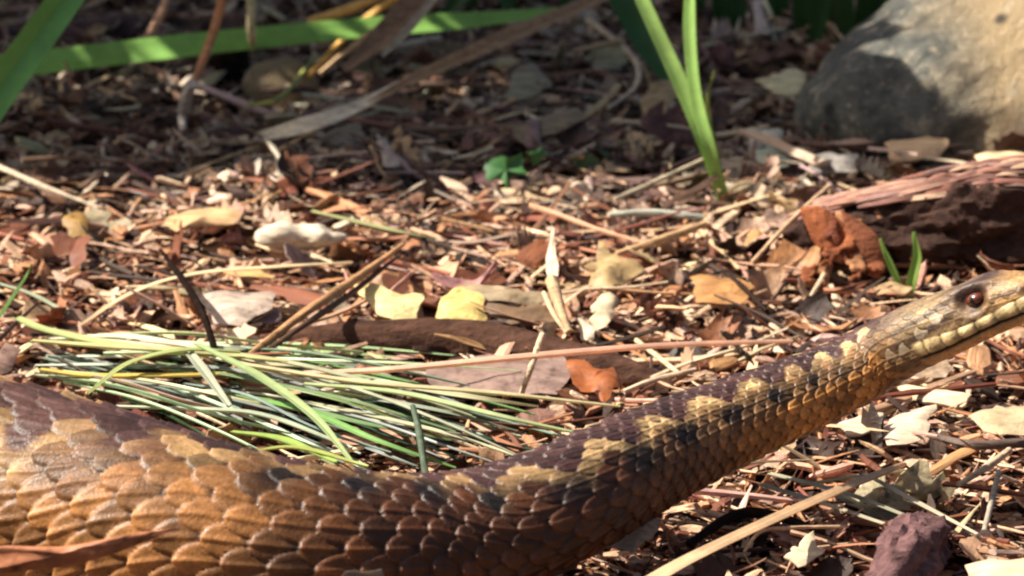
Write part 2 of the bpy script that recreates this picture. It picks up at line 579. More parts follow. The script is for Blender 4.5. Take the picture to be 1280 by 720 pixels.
    hsh2 = np.mod(np.sin(CA * 269.5 + CB * 183.3) * 24634.6345, 1.0)
    def C3(c): return np.array(c, float)
    ochre, brown, orange, cream, dark, purple = C3((.165, .080, .028)), C3((.11, .047, .020)), C3((.42, .17, .04)), C3((.56, .37, .17)), C3((.009, .004, .003)), C3((.048, .021, .020))
    colr = np.ones(A.shape + (3,)) * brown
    def blend(c, m):
        nonlocal colr
        colr = colr * (1 - m[..., None]) + c * m[..., None]
    ap = np.abs(ph_s)
    blend(ochre, .85 * (1 - smooth(330, 520, sc_px)))
    blend(orange, .35 * smooth(55, 80, ap) * (1 - smooth(250, 420, sc_px)))
    blend(C3((.50, .22, .055)), .85 * smooth(60, 80, ap) * smooth(840, 960, sc_px))
    flank_shade = (smooth(250, 440, sc_px) * (1 - smooth(700, 860, sc_px)))[..., None]
    colr = colr * (1 - flank_shade * np.array([.42, .56, .68]))  # mid-body flank darkened in the skin colour to stand for shade
    # dorsal zigzag: the pale lobes sit where the phase is whole
    lobes = np.array([-1400, -1200, -1000, -800, -600, -420, -300, -180, -70, 30, 125, 215, 315, 410, 500, 588, 664, 735, 797, 867, 941, 995, 1038, 1075, 1105, 1140, 1180, 1400.])
    lob_s = np.interp(lobes, SPX, SL)
    phs = lambda q: np.interp(q, lob_s, np.arange(len(lobes)))
    sidep = np.where(ph_s >= 0, 0, .5)
    wob = 2.5 * (hsh - .5)
    edge = 29 - 15 * np.cos(2 * PI * (phs(sc_s) + sidep)) + wob
    lightband = smooth(-2, 4, ap - edge) * (1 - smooth(14, 28, ap - edge))
    blend(cream, lightband * (.30 + .62 * smooth(620, 800, sc_px)) * (.85 + .2 * hsh))
    blend(C3((.30, .165, .07)), .7 * smooth(720, 880, sc_px) * smooth(30, 45, ap) * (1 - smooth(66, 84, ap)))
    blob = np.clip(1.25 * np.exp(-((np.mod(phs(sc_s) + sidep + .12, 1) - .5) / .27) ** 2) * np.exp(-((ap - 58) / 15) ** 2), 0, 1)
    blend(dark, np.clip(blob * 1.15, 0, .97) * smooth(250, 330, sc_px) * (1 - .5 * smooth(1000, 1080, sc_px)))
    blend(purple * 1.3, .75 * np.clip(hsh2 * 1.6, 0, 1) * smooth(120, 160, sc_px) * (1 - smooth(200, 240, sc_px)) * (1 - smooth(64, 84, ap)))
    zig = 1 - smooth(-3, 2, ap - edge)
    blend(purple * 1.0, zig * .90)
    blend(C3((.12, .065, .06)), .3 * hsh2 * (1 - smooth(20, 40, ap)) )
    val = .55 + .85 * hsh
    colr *= val[..., None]
    blend(C3((.012, .007, .006)), np.clip((EDGE ** 2) * .5, 0, 1) * (1 - hm))
    blend(C3((.010, .006, .005)), np.where(nosc, .9, 0))
    blend(C3((.014, .006, .004)), .85 * (1 - smooth(-.42, -.12, RAMP)) * (1 - hm) * (1 - nosc) * smooth(20, 60, ap))  # scale bases darkened for skin gaps and the shade under each overlap
    blend(colr * 1.6 + .012, .55 * smooth(.28, .5, RAMP) * (1 - hm) * (1 - nosc) * smooth(30, 60, ap))  # lighter tip rims stand in for grazing light on the scale edges
    blend(colr * 1.5, .4 * KEEL * (1 - hm))
    blend(C3((.05, .028, .02)) + .08 * hsh[..., None], belly * .8 * (1 - hm))
    # head colours
    hc = np.ones(A.shape + (3,)) * C3((.27, .16, .075))
    def hb(c, m):
        nonlocal hc
        hc = hc * (1 - m[..., None]) + C3(c) * m[..., None]
    n1 = .5 + .5 * np.sin(CA * 1.9 + 1) * np.sin(CB * 1.3 + 2)
    hb((.055, .032, .034), smooth(.17, .27, V_) * .92)
    hb((.13, .085, .08), smooth(.30, .38, V_) * .6 * n1)
    hb((.42, .29, .14), np.exp(-(np.hypot(Ub - 1.55, (V_ - .20) * 1.6) / .38) ** 2) * .8)
    hb((.42, .24, .09), (1 - smooth(.5, .85, Ub)) * .75)
    line = -.02 + .10 * smooth(1.9, 1.1, Ub)
    hb((.035, .016, .012), np.exp(-((V_ - line - .05) / .065) ** 2) * smooth(1.0, 1.25, Ub) * (.7 + .3 * (hsh > .35)))
    hb((.75, .60, .42), .6 * (hsh2 > .78) * np.exp(-((V_ - line - .07) / .09) ** 2) * smooth(.9, 1.2, Ub) * .8)
    hb((.04, .015, .008), np.exp(-((nost) / .09) ** 2) * .9)
    hb((.05, .02, .012), np.exp(-(np.hypot((Ub - eye_u) / 1.5, V_ - eye_v) / .13) ** 6) * .85)
    hb((.02, .010, .008), np.clip(EDGE ** 2 * .6, 0, 1) * (Ub > .5))
    hb((.03, .014, .01), .8 * np.exp(-((V_ - .27 + .10 * (Ub - 1)) / .03) ** 2) * smooth(1.05, 1.3, Ub))
    hb((.03, .012, .008), .75 * np.exp(-((V_ - .13) / .035) ** 2) * smooth(.75, .6, Ub) * smooth(.25, .4, Ub))
    hc *= (.66 + .6 * hsh)[..., None]
    lc = C3((.95, .70, .34))
    hc = hc * (1 - inlab[..., None]) + lc * (inlab * (.5 + .5 * lab_b) * (.75 + .25 * np.sin(Ub * 23 + 2)))[..., None]
    below = smooth(.0, -.02, dm) * mm
    hc = hc * (1 - below[..., None]) + C3((.40, .17, .035)) * below[..., None]
    hc = hc * (1 - inlow[..., None] * .8) + C3((.70, .42, .18)) * inlow[..., None] * .8
    ml = np.exp(-(dm / .022) ** 2) * mm
    hc = hc * (1 - ml[..., None]) + C3((.05, .015, .006)) * ml[..., None]
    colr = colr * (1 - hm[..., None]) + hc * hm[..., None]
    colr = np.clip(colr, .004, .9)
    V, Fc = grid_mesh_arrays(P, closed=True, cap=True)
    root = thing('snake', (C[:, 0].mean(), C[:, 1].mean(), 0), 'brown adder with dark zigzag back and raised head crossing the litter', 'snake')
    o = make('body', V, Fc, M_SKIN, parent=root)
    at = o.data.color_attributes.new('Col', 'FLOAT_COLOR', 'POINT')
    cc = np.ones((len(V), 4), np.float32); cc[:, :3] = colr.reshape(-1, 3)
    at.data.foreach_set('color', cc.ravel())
    # eyes
    i = int(np.argmin(np.abs(s - (head1 - eye_u))))
    for sgn in (1, -1):
        half = w[i] * math.sqrt(max(0, 1 - (eye_v / rt[i]) ** 2)) ** .9
        c = C[i] + S[i] * sgn * (half - .062) + Up[i] * eye_v
        R = .086
        out = S[i] * sgn
        th = np.linspace(0, PI, 15); az = np.linspace(0, 2 * PI, 24, endpoint=False)
        TH, AZ = np.meshgrid(th, az, indexing='ij')
        d = np.cos(TH)[..., None] * out + np.sin(TH)[..., None] * (np.cos(AZ)[..., None] * T[i] * 1.35 + np.sin(AZ)[..., None] * Up[i] * .82)
        sq = np.array([1.12 if False else 1.0])
        v, f = grid_mesh_arrays(c + d * R, closed=True)
        e = make('eye', v, f, M_IRIS, parent=root)
        g = np.linspace(0, 1, 5)[:, None] * np.array([1.0])
        aa = np.linspace(0, 2 * PI, 20, endpoint=False)
        px_ = []
        for q in np.linspace(.02, 1, 6):
            tx, ty = q * .022 * np.cos(aa), q * .065 * np.sin(aa)
            dz = np.sqrt(R * R - tx ** 2 - ty ** 2) + .003
            px_.append(c + tx[:, None] * T[i] + ty[:, None] * Up[i] + dz[:, None] * out)
        v, f = grid_mesh_arrays(np.stack(px_), closed=True)
        pu = bpy.data.objects.new('pupil', mesh_from('pupil', v - np.array(e.location + root.location) / CM, f, M_PUPIL))
        link(pu, parent=e)
    print('eye px', proj(c if sgn < 0 else c), 'verts', len(V), 'eye L', proj(C[i] + S[i] * half + Up[i] * eye_v))
EU = {}
build_snake()

# ------------------------------------------------------------------ the stone, logs
def lump(name, center, radii, mat, seed, amp=.12, freq=.5, sub=5, rot=(0, 0, 0), boxy=1.0, flatb=None, **kw):
    import bmesh
    bm = bmesh.new()
    bmesh.ops.create_icosphere(bm, subdivisions=sub, radius=1)
    R = Matrix.Rotation(rot[2], 3, 'Z') @ Matrix.Rotation(rot[1], 3, 'Y') @ Matrix.Rotation(rot[0], 3, 'X')
    V = []
    for v in bm.verts:
        d = v.co.normalized()
        d = Vector([math.copysign(abs(t) ** boxy, t) for t in d])
        o = Vector((seed * 3.1, seed * 1.7, seed * .3))
        p = Vector((d.x * radii[0], d.y * radii[1], d.z * radii[2]))
        h = noise.noise(p * freq + o) * amp + noise.noise(p * freq * 2.7 + o) * amp * .4 + noise.noise(p * freq * 8 + o) * amp * .13 + noise.noise(p * freq * 20 + o) * amp * .05
        p = p + d * h * sum(radii) / 3
        V.append(np.array(center) + np.array(R @ p))
    Fc = [[v.index for v in f.verts] for f in bm.faces]
    bm.free()
    return make(name, V, Fc, mat, **kw)

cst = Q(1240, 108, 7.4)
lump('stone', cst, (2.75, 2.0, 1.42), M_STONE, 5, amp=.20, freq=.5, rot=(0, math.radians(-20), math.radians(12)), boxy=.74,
     label='large grey and tan lichen-speckled stone half in sun, its sunlit tan painted in, at upper right', cat='stone')

def bark_log(name, pts, rad, seed, label, colr, cat, sides=72, n=150, amp=.16, parts=None, parent=None):
    C = spline(pts, n)
    r = np.interp(np.linspace(0, 1, n), np.linspace(0, 1, len(rad)), rad)
    T, Up, S = frames(C)
    a = np.linspace(0, 2 * PI, sides, endpoint=False)
    P = np.zeros((n, sides, 3))
    for i in range(n):
        for j in range(sides):
            d = math.cos(a[j]) * Up[i] + math.sin(a[j]) * S[i]
            L = i / n * np.linalg.norm(C[-1] - C[0])
            q = Vector((L * 1.3 + seed * 9, d @ Up[i] * r[i] * 4, d @ S[i] * r[i] * 4))
            h = noise.noise(q) + .5 * noise.noise(q * 2.6) + .5 * abs(noise.noise(q * 5.5)) + .2 * noise.noise(q * 11)
            P[i, j] = C[i] + d * r[i] * (1 + amp * h)
    V, Fc = grid_mesh_arrays(P, closed=True, cap=True)
    return make(name, V, Fc, M_BARK, color=colr, **({'parent': parent} if parent else dict(label=label, cat=cat)))

# dark log at the right: body, reddish end and loose strips on top
root = thing('bark_log', G(1180, 340), 'dark rotting log with reddish splintered bark on top, behind the head', 'log')
LOGP = [G(1000, 300, .3), G(1050, 294, .45), G(1130, 286, .6), G(1200, 278, .68), G(1330, 274, .72), G(1500, 276, .6), G(1700, 266, .5)]
LOGR = [.34, .48, .62, .68, .66, .6, .4]
bark_log('core', LOGP, LOGR, 2, '', (.05, .027, .021), '', amp=.34, parent=root)
LC = spline(LOGP, 200); LT, LU, LS_ = frames(LC); LRr = np.interp(np.linspace(0, 1, 200), np.linspace(0, 1, 7), LOGR)
lr = random.Random(3)
LEND = int(np.argmin(np.abs(np.array([proj(p)[0] for p in LC]) - 1290)))
for k in range(230):
    i0 = int(LEND * lr.random() ** .9 * .93); ln = lr.randint(7, 26); ang = math.radians(lr.uniform(-55, 38)); dr = lr.uniform(1.04, 1.2); da = lr.uniform(-.12, .12)
    pts = []
    for q in (0, .5, 1):
        i_ = min(199, int(i0 + ln * q)); a_ = ang + da * q
        pts.append(LC[i_] + LRr[i_] * (dr + (.05 if q == .5 else 0)) * (math.cos(a_) * LU[i_] + math.sin(a_) * LS_[i_]))
    w = lr.uniform(.02, .075)
    v, f = blade_arrays(pts, [w * .4, w, w * .9, w * .3], fold=-.3, thick=.04, n=7)
    make('bark_strip', v, f, M_WOOD, parent=root, color=lr.choice([(.34, .16, .11), (.27, .11, .08), (.42, .24, .17), (.20, .09, .07), (.30, .17, .14), (.11, .05, .04), (.52, .34, .22)]))
LY = G(1020, 303, .28).y
for out, sd, c in (([(1003, 262, -.30), (1030, 258, -.32), (1066, 290, -.45), (1078, 336, -.62), (1045, 328, -.55), (1014, 302, -.42)], 1, (.32, .105, .045)),
                   ([(1050, 262, -.42), (1082, 276, -.55), (1106, 312, -.68), (1100, 350, -.76), (1070, 338, -.68)], 2, (.24, .085, .045)),
                   ([(1150, 236, -.1), (1225, 232, -.1), (1240, 262, -.35), (1160, 264, -.4)], 3, (.55, .30, .14)),
                   ([(1210, 236, -.1), (1290, 232, -.1), (1300, 266, -.35), (1225, 270, -.4)], 4, (.48, .26, .16))):
    v, f = sheet_arrays([Q(a, b_, LY + z - .33) for a, b_, z in out], thick=.06, dome=.05, seed=sd)
    make('bark_flake', v, f, M_BARK, parent=root, color=c)

for k in range(16):
    px, py = lr.uniform(1000, 1095), lr.uniform(258, 335)
    yo = LY - .62 - (py - 258) / 80 * .45 + lr.uniform(-.05, .1)
    w, h = lr.uniform(10, 22), lr.uniform(14, 34); sk = lr.uniform(-10, 14)
    v, f = sheet_arrays([Q(px, py, yo), Q(px + w, py + 4, yo - .03), Q(px + w + sk, py + h, yo - .16), Q(px + sk, py + h * .9, yo - .14)], thick=.07, crumple=.02, seed=300 + k, jag=.05)
    make('bark_flake', v, f, M_BARK, parent=root, color=lr.choice([(.34, .12, .05), (.25, .085, .04), (.18, .06, .035), (.42, .20, .10)]))
bark_log('fallen_branch', [G(318, 436, .05), G(380, 430, .16), (G(480, 426, .2)), G(590, 428, .22), G(700, 450, .18), G(790, 472, .12), G(840, 492, .02)], [.14, .22, .26, .27, .26, .24, .12], 6,
         'smooth brown branch lying behind the grass clump and under the long straw', (.075, .036, .024), 'branch', amp=.10, sides=40, n=90)
bark_log('bark_piece', [G(1095, 780, .1), G(1112, 740, .4), G(1134, 695, .5), G(1148, 672, .32), G(1152, 664, .1)], [.24, .32, .33, .26, .08], 8,
         'purple-brown knobbly bark piece at the lower right edge of the litter', (.15, .08, .08), 'bark piece', amp=.5, sides=40, n=50)
bark_log('rotten_wood', [Q(-60, 62, 12.5), Q(90, 50, 12.4), Q(170, 44, 12.3), Q(240, 70, 12.0)], [.3, .34, .3, .1], 12,
         'purple-brown rotten wood behind the green leaves at upper left', (.13, .085, .085), 'rotten wood', amp=.18, sides=32, n=50)
bark_log('dead_stump', [Q(275, 140, 9.8), Q(278, 100, 9.9), Q(278, 50, 10.2)], [.42, .40, .34], 14,
         'small black stump under the green leaf between the reddish stems', (.010, .005, .004), 'stump', amp=.1, sides=28, n=30)

# ------------------------------------------------------------------ shape stock for litter pieces (long axis x, about 1 cm)
def proto_chip(sd):
    g = random.Random(sd)
    k = g.randint(6, 8)
    asp = g.uniform(.3, .6)
    th = g.uniform(.03, .07)
    ring = []
    for i in range(k):
        a = 2 * PI * i / k + g.uniform(-.25, .25)
        r = g.uniform(.75, 1.1)
        ring.append((.5 * r * math.cos(a), .5 * asp * r * math.sin(a)))
    bend = g.uniform(-.25, .25)
    V = []
    for sgn, sc in ((1, .82), (-.2, 1.0), (-1, .85)):
        for x, y in ring:
            V.append((x * sc, y * sc, sgn * th + bend * x * x + g.uniform(-.012, .012)))
    n = k
    Fc = []
    for l in range(2):
        for i in range(n):
            a, b = l * n + i, l * n + (i + 1) % n
            Fc.append([a, a + n, b + n, b])
    V.append((0, 0, th * 1.2)); V.append((0, 0, -th * 1.1))
    for i in range(n):
        Fc.append([3 * n, i, (i + 1) % n]); Fc.append([3 * n + 1, 2 * n + (i + 1) % n, 2 * n + i])
    return np.array(V), Fc

def proto_splinter(sd):
    g = random.Random(sd)
    w = g.uniform(.035, .085)
    C = [(-.5, g.uniform(-.02, .02), 0), (-.17, g.uniform(-.025, .025), g.uniform(-.02, .03)), (.17, g.uniform(-.025, .025), g.uniform(-.02, .03)), (.5, g.uniform(-.02, .02), 0)]
    return tube_arrays(C, [w * g.uniform(.2, .9), w, w * g.uniform(.6, 1.2), w * g.uniform(.1, .9)], sides=5, n=6, rough=.34, flat=g.uniform(.22, .5), seed=sd)

def proto_twig(sd):
    g = random.Random(sd)
    w = g.uniform(.014, .026)
    b_ = g.choice((.02, .03, .07))
    C = [(-.5, 0, 0), (-.2, g.uniform(-b_, b_), g.uniform(-.02, .03)), (.15, g.uniform(-b_, b_), g.uniform(-.02, .03)), (.5, 0, g.uniform(-.03, .03))]
    return tube_arrays(C, [w, w * .9, w * .8, w * .5], sides=5, n=8, rough=.12, seed=sd)

def proto_leaf(sd):
    g = np.random.default_rng(sd)
    nu, nv = 8, 5
    asp = g.uniform(.28, .5); curl = g.uniform(-1.2, 1.6); bend = g.uniform(-.5, .6); fold = g.uniform(0, .5)
    cutl, cutr = g.uniform(-.5, -.25), g.uniform(.25, .5)
    u = np.linspace(cutl, cutr, nu)
    w = asp * np.sqrt(np.clip(1 - (u / .53) ** 2, .03, 1)) * (1 + .24 * g.normal(size=nu))
    rows = []
    ph = g.uniform(0, 6, 4)
    for side in (1, -1):
        for v in np.linspace(-1, 1, nv) * side:
            y = v * w
            z = fold * np.abs(y) * .7 + curl * y * y + bend * u * u * .7 + .03 * np.sin(u * 11 + ph[0] + v * 2) + .02 * np.sin(v * 5 + ph[1] + u * 5)
            rows.append(np.stack([u + .03 * np.sin(v * 4 + ph[2]), y, z + side * .008], 1))
    P = np.stack(rows, 1)
    P[0, :, 0] += .12 * np.tile(g.normal(size=nv), 2)[np.r_[0:nv, nv:2 * nv]] if False else 0
    return grid_mesh_arrays(P, closed=True, cap=True)

def proto_crumb(sd):
    import bmesh
    g = random.Random(sd)
    bm = bmesh.new(); bmesh.ops.create_icosphere(bm, subdivisions=1, radius=.5)
    s = (1, g.uniform(.5, .9), g.uniform(.35, .7))
    V = np.array([[v.co[i] * s[i] * g.uniform(.75, 1.25) for i in range(3)] for v in bm.verts])
    Fc = [[v.index for v in f.verts] for f in bm.faces]; bm.free()
    return V, Fc

STOCK = {'chip': [proto_chip(i) for i in range(14)], 'splinter': [proto_splinter(50 + i) for i in range(12)],
         'twig': [proto_twig(100 + i) for i in range(12)], 'leaf': [proto_leaf(150 + i) for i in range(16)], 'crumb': [proto_crumb(200 + i) for i in range(8)]}
FLAT = {'chip': True, 'splinter': True, 'twig': True, 'leaf': True, 'crumb': False}
MESH = {k: [mesh_from({'chip': 'wood_chip', 'splinter': 'wood_splinter', 'twig': 'twig', 'leaf': 'dry_leaf', 'crumb': 'bark_crumb'}[k], v, f, M_LEAF if k == 'leaf' else (M_BARK if k == 'crumb' else M_WOOD), smooth=(k in ('twig', 'leaf')))
            for v, f in L] for k, L in STOCK.items()}

FRONT = [('pale cream', (.80, .58, .38), 2.4), ('light tan', (.62, .38, .235), 5), ('orange-brown', (.46, .22, .105), 3.6), ('pinkish brown', (.50, .32, .23), 4),
         ('red-brown', (.20, .07, .038), 5.5), ('dark brown', (.045, .02, .013), 5)]
BACK_SHADE = [('grey-tan', (.50, .40, .30), 4), ('dull tan', (.52, .36, .21), 2.5), ('dull brown', (.22, .125, .08), 5), ('purplish brown', (.19, .105, .09), 3), ('dark brown', (.08, .045, .032), 3.5), ('pale grey', (.62, .53, .41), 1.4)]  # duller back tones stand in for shade on the far litter

def pick(pal, g):
    return pal[g.choices(range(len(pal)), [p[2] for p in pal])[0]]

# ------------------------------------------------------------------ uncountable fine litter, one object per kind
def build_stuff(name, kind, count, sizes, xr, yr, palette_front, palette_back, mat, zr, tilt, label, seed, cond=None):
    g = np.random.default_rng(seed)
    x = g.uniform(*xr, count * 2); y = g.uniform(*yr, count * 2)
    keep = []
    for a, b in zip(x, y):
        d, r, cz, spx = snake_dist(a, b)
        low = cz - r > .35
        keep.append((d > r * .8 + .05 or low) and (cond is None or cond(a, b)))
    keep = np.array(keep)
    x, y = x[keep][:count], y[keep][:count]
    count = len(x)
    pf = np.array([p[1] for p in palette_front]); wf = np.array([p[2] for p in palette_front]); wf = wf / wf.sum()
    pb = np.array([p[1] for p in palette_back]); wb = np.array([p[2] for p in palette_back]); wb = wb / wb.sum()
    isb = y + g.normal(0, .8, count) > 3.6
    colr = np.where(isb[:, None], pb[g.choice(len(pb), count, p=wb)], pf[g.choice(len(pf), count, p=wf)])
    colr = colr * g.uniform(.75, 1.2, (count, 1))
    which = g.integers(0, len(STOCK[kind]), count)
    Vs, loops, starts, cols_ = [], [], [], []
    vo = 0; faces_all = []; cper = []
    for w in range(len(STOCK[kind])):
        idx = np.where(which == w)[0]
        if len(idx) == 0: continue
        V0, F0 = STOCK[kind][w]
        m = len(idx)
        sz = g.uniform(sizes[0], sizes[1], m) ** 1.0
        yaw = g.uniform(0, 2 * PI, m); roll = g.normal(0, tilt, m); pit = g.normal(0, tilt, m)
        cy, sy, cp, sp_, cr, sr = np.cos(yaw), np.sin(yaw), np.cos(pit), np.sin(pit), np.cos(roll), np.sin(roll)
        R = np.zeros((m, 3, 3))
        R[:, 0, 0] = cy * cp; R[:, 0, 1] = cy * sp_ * sr - sy * cr; R[:, 0, 2] = cy * sp_ * cr + sy * sr
        R[:, 1, 0] = sy * cp; R[:, 1, 1] = sy * sp_ * sr + cy * cr; R[:, 1, 2] = sy * sp_ * cr - cy * sr
        R[:, 2, 0] = -sp_; R[:, 2, 1] = cp * sr; R[:, 2, 2] = cp * cr
        st = g.uniform(.7, 1.3, (m, 1, 3)) * sz[:, None, None]
        P = np.einsum('mij,mvj->mvi', R, V0[None] * st)
        zz = gz(x[idx], y[idx]) + g.uniform(zr[0], zr[1], m)
        P += np.stack([x[idx], y[idx], zz], 1)[:, None, :]
        Vs.append(P.reshape(-1, 3)); cper.append(np.repeat(colr[idx], len(V0), 0))
        for q in range(m):
            o = vo + q * len(V0)
            faces_all += [[i + o for i in f] for f in F0]
        vo += m * len(V0)
    V = np.vstack(Vs)
    o = make(name, V, faces_all, mat, loc=(0, 0, 0), smooth=(kind in ('twig', 'leaf')), kind='stuff', label=label)
    at = o.data.color_attributes.new('Col', 'FLOAT_COLOR', 'POINT')
    cc = np.ones((len(V), 4), np.float32); cc[:, :3] = np.vstack(cper)
    at.data.foreach_set('color', cc.ravel())
    return o

XR, YR = (-12.5, 12.5), (-15.5, 17.5)
build_stuff('crumbled_litter', 'crumb', 13500, (.08, .28), XR, YR, FRONT, BACK_SHADE, M_STUFF, (-.1, .16), .5, 'fine brown crumbs of bark and leaf filling the litter', 21)
build_stuff('splinter_litter', 'splinter', 17000, (.25, .9), XR, YR, FRONT, BACK_SHADE, M_STUFF, (-.05, .32), .28, 'small tan and red-brown splinters covering the forest floor', 22)
build_stuff('chip_litter', 'chip', 5400, (.12, .48), XR, YR, FRONT, BACK_SHADE, M_STUFF, (-.05, .34), .5, 'small wood chips mixed through the forest litter', 23)
build_stuff('needle_litter', 'twig', 7800, (.3, 1.0), XR, YR, FRONT, BACK_SHADE, M_STUFF, (0, .34), .16, 'thin dry needles and stems strewn through the litter', 24)
build_stuff('leaf_flake_litter', 'leaf', 2300, (.25, .75), XR, YR, FRONT, BACK_SHADE, M_STUFFLEAF, (.0, .3), .45, 'small curled leaf flakes scattered in the litter', 25)

# ------------------------------------------------------------------ individual litter pieces
ZONES = [  # name, test on photo px, py
    ('beside the large grey stone', lambda x, y: x > 905 and y < 225),
    ('in shade behind the upright grass', lambda x, y: 700 < x <= 905 and y < 225),
    ('in shade below the long dry leaf', lambda x, y: 400 < x <= 700 and y < 225),
    ('in shade below the level green leaf', lambda x, y: x <= 400 and y < 225),
    ('in front of the dark log', lambda x, y: x > 930 and y < 385),
    ('in the sun behind the snake neck', lambda x, y: 700 < x <= 930 and y < 480),
    ('in the sun behind the fallen brown branch', lambda x, y: 440 < x <= 700 and y < 410),
    ('in the sun behind the grass clump', lambda x, y: x <= 440 and y < 410),
    ('under the long pink straw', lambda x, y: 440 < x <= 930 and y < 500),
    ('left of the grass clump', lambda x, y: x <= 440 and y < 480),
    ('below the snake head', lambda x, y: x > 1060 and y < 570),
    ('beside the purple-brown bark piece', lambda x, y: x > 1060),
    ('in the shadow under the raised neck', lambda x, y: x > 700 and y >= 480),
    ('under the grass clump', lambda x, y: True)]
KN = {'chip': ('wood_chip', 'wood chip', 'wood chips'), 'splinter': ('wood_splinter', 'wood splinter', 'wood splinters'), 'twig': ('twig', 'dry twig', 'thin twigs'),
      'leaf': ('dry_leaf', 'dry leaf', 'dry leaves'), 'crumb': ('bark_crumb', 'rough bark lump', 'bark lumps')}
CATS = {'chip': 'wood chip', 'splinter': 'wood splinter', 'twig': 'twig', 'leaf': 'dry leaf', 'crumb': 'bark lump'}
MADE = []
SPY = np.array([proj(p)[1] for p in SPATH[:, :3]])
SRP = SPATH[:, 3] * np.array([pxscale(p) for p in SPATH[:, :3]])
def behind_snake(px, py):
    i = int(np.argmin((SPX - px) ** 2 + (SPY - py) ** 2))
    return (SPX[i] - px) ** 2 + (SPY[i] - py) ** 2 < (SRP[i] * .93) ** 2

def scatter(kind, count, sizes, zr, tilt, seed, thin=1.0, flatten=1.0):
    g = random.Random(seed)
    done = 0; tries = 0
    while done < count and tries < count * 20:
        tries += 1
        px, py = g.uniform(0, 1285), g.uniform(0, 725)
        p = G(px, py, 0)
        d, r, cz, _ = snake_dist(p.x, p.y)
        s = g.uniform(*sizes)
        if d < r * .75 + .1 + .3 * s and cz - r < .6: continue
        if behind_snake(px, py - 20) or (kind == 'leaf' and 165 < px < 270 and 275 < py < 360): continue
        back = p.y + g.gauss(0, .5) > 3.6
        cn, c, _ = pick(BACK_SHADE if back else FRONT, g)
        zone = next(z for z, t in ZONES if t(px, py))
        nm, ln, pl = KN[kind]
        o = bpy.data.objects.new(nm, g.choice(MESH[kind]))
        link(o, cat=CATS[kind], group=f'{cn} {pl} {zone}', color=tuple(min(.85, t * g.uniform(.85, 1.15)) for t in c))
        z = float(gz(p.x, p.y)) + g.uniform(*zr)
        o.location = (p.x * CM, p.y * CM, z * CM)
        rz = g.gauss(0, .7) if g.random() < .55 else g.uniform(0, 2 * PI)
        ry = g.gauss(0, tilt)
        o.rotation_euler = (g.gauss(0, tilt), ry, rz)
        q = g.uniform(.7, 1.2) * thin
        o.scale = (s, s * q, s * q * flatten)
        t3 = (s - sizes[0]) / (sizes[1] - sizes[0])
        size = 'small' if t3 < .33 else ('large' if t3 > .66 else 'middling')
        if kind in ('twig', 'splinter'): size = {'small': 'short', 'large': 'long', 'middling': 'middling'}[size]
        ax, ay = math.cos(rz), math.sin(rz)
        ori = '' if kind == 'crumb' else ('lying level' if abs(ay) < .35 else ('pointing away' if abs(ax) < .5 else ('slanting right' if ax * ay > 0 else 'slanting left')))
        MADE.append((o, px, py, size, f'{cn} {ln} {ori} {zone}'.replace('  ', ' ')))
        done += 1
scatter('chip', 230, (.3, .75), (.16, .40), .45, 31)
scatter('splinter', 295, (.6, 1.6), (.2, .46), .24, 32, thin=.7)
scatter('twig', 240, (.9, 2.2), (.22, .48), .14, 33, thin=.9)
scatter('leaf', 150, (.4, .95), (.16, .42), .5, 34)
scatter('crumb', 170, (.2, .5), (.1, .32), .5, 35)

def name_each(items):
    """items: (object, px, py, size word, rest of the label); alike ones are told apart by their place in the photo"""
    byl = {}
    for it in items: byl.setdefault(f'{it[3]} {it[4]}', []).append(it)
    for lb, L in byl.items():
        L.sort(key=lambda t: t[1])
        if len(L) == 1: L[0][0]['label'] = lb
        elif len(L) <= 3:
            for w, t in zip(('leftmost', 'rightmost') if len(L) == 2 else ('leftmost', 'middle', 'rightmost'), L): t[0]['label'] = f'{w} {lb}'
        else:
            L2 = sorted(L, key=lambda t: -t[2]); near, far = L2[0], L2[-1]
            for t in L:
                t[0]['label'] = f'leftmost {lb}' if t is L[0] else (f'rightmost {lb}' if t is L[-1] else (f'nearest {lb}' if t is near else (f'farthest {lb}' if t is far else (f'upper inner {lb}' if t[2] < np.median([q[2] for q in L]) else f'lower inner {lb}'))))
name_each(MADE)

# ------------------------------------------------------------------ singled-out litter
def pp(pts):
    out = []
    for t in pts:
        if len(t) == 3: out.append(G(*t))
        else: out.append(Q(t[0], t[1], t[3]))
    return out

def blade(name, pts, wid_px, label, c, cat='grass blade', group=None, mat=None, fold=.35, twist=0, thick=.012, face=None):
    P = pp(pts)
    k = pxscale(P[len(P) // 2])
    v, f = blade_arrays(P, [w / 2 / k for w in wid_px], fold=fold, twist=twist, thick=thick, face=face)
    return make(name, v, f, mat or M_GRASS, label=label, cat=cat, group=group, color=c)

def stick(name, pts, wid_px, label, c, cat='twig', mat=None, sides=8, rough=.05, group=None):
    P = pp(pts)
    k = pxscale(P[len(P) // 2])
    v, f = tube_arrays(P, [w / 2 / k for w in wid_px], sides=sides, n=6 * len(pts), rough=rough, seed=len(label))
    return make(name, v, f, mat or (M_DARK if max(c) < .06 else M_WOOD), label=label, cat=cat, color=c, group=group)

def leaf(name, pts, label, c, cat='dry leaf', dome=.03, crumple=.014, thick=.022, seed=1, mat=None, jag=.05):
    pts = [(t[0], t[1], .34 + .5 * (t[2] - .25)) if len(t) == 3 else t for t in pts]
    v, f = sheet_arrays(pp(pts), thick=thick, dome=dome, crumple=crumple, seed=seed, jag=jag)
    return make(name, v, f, mat or M_LEAF, label=label, cat=cat, color=c)

FC = (0, -.8, .6)     # blades that turn their face to the open side
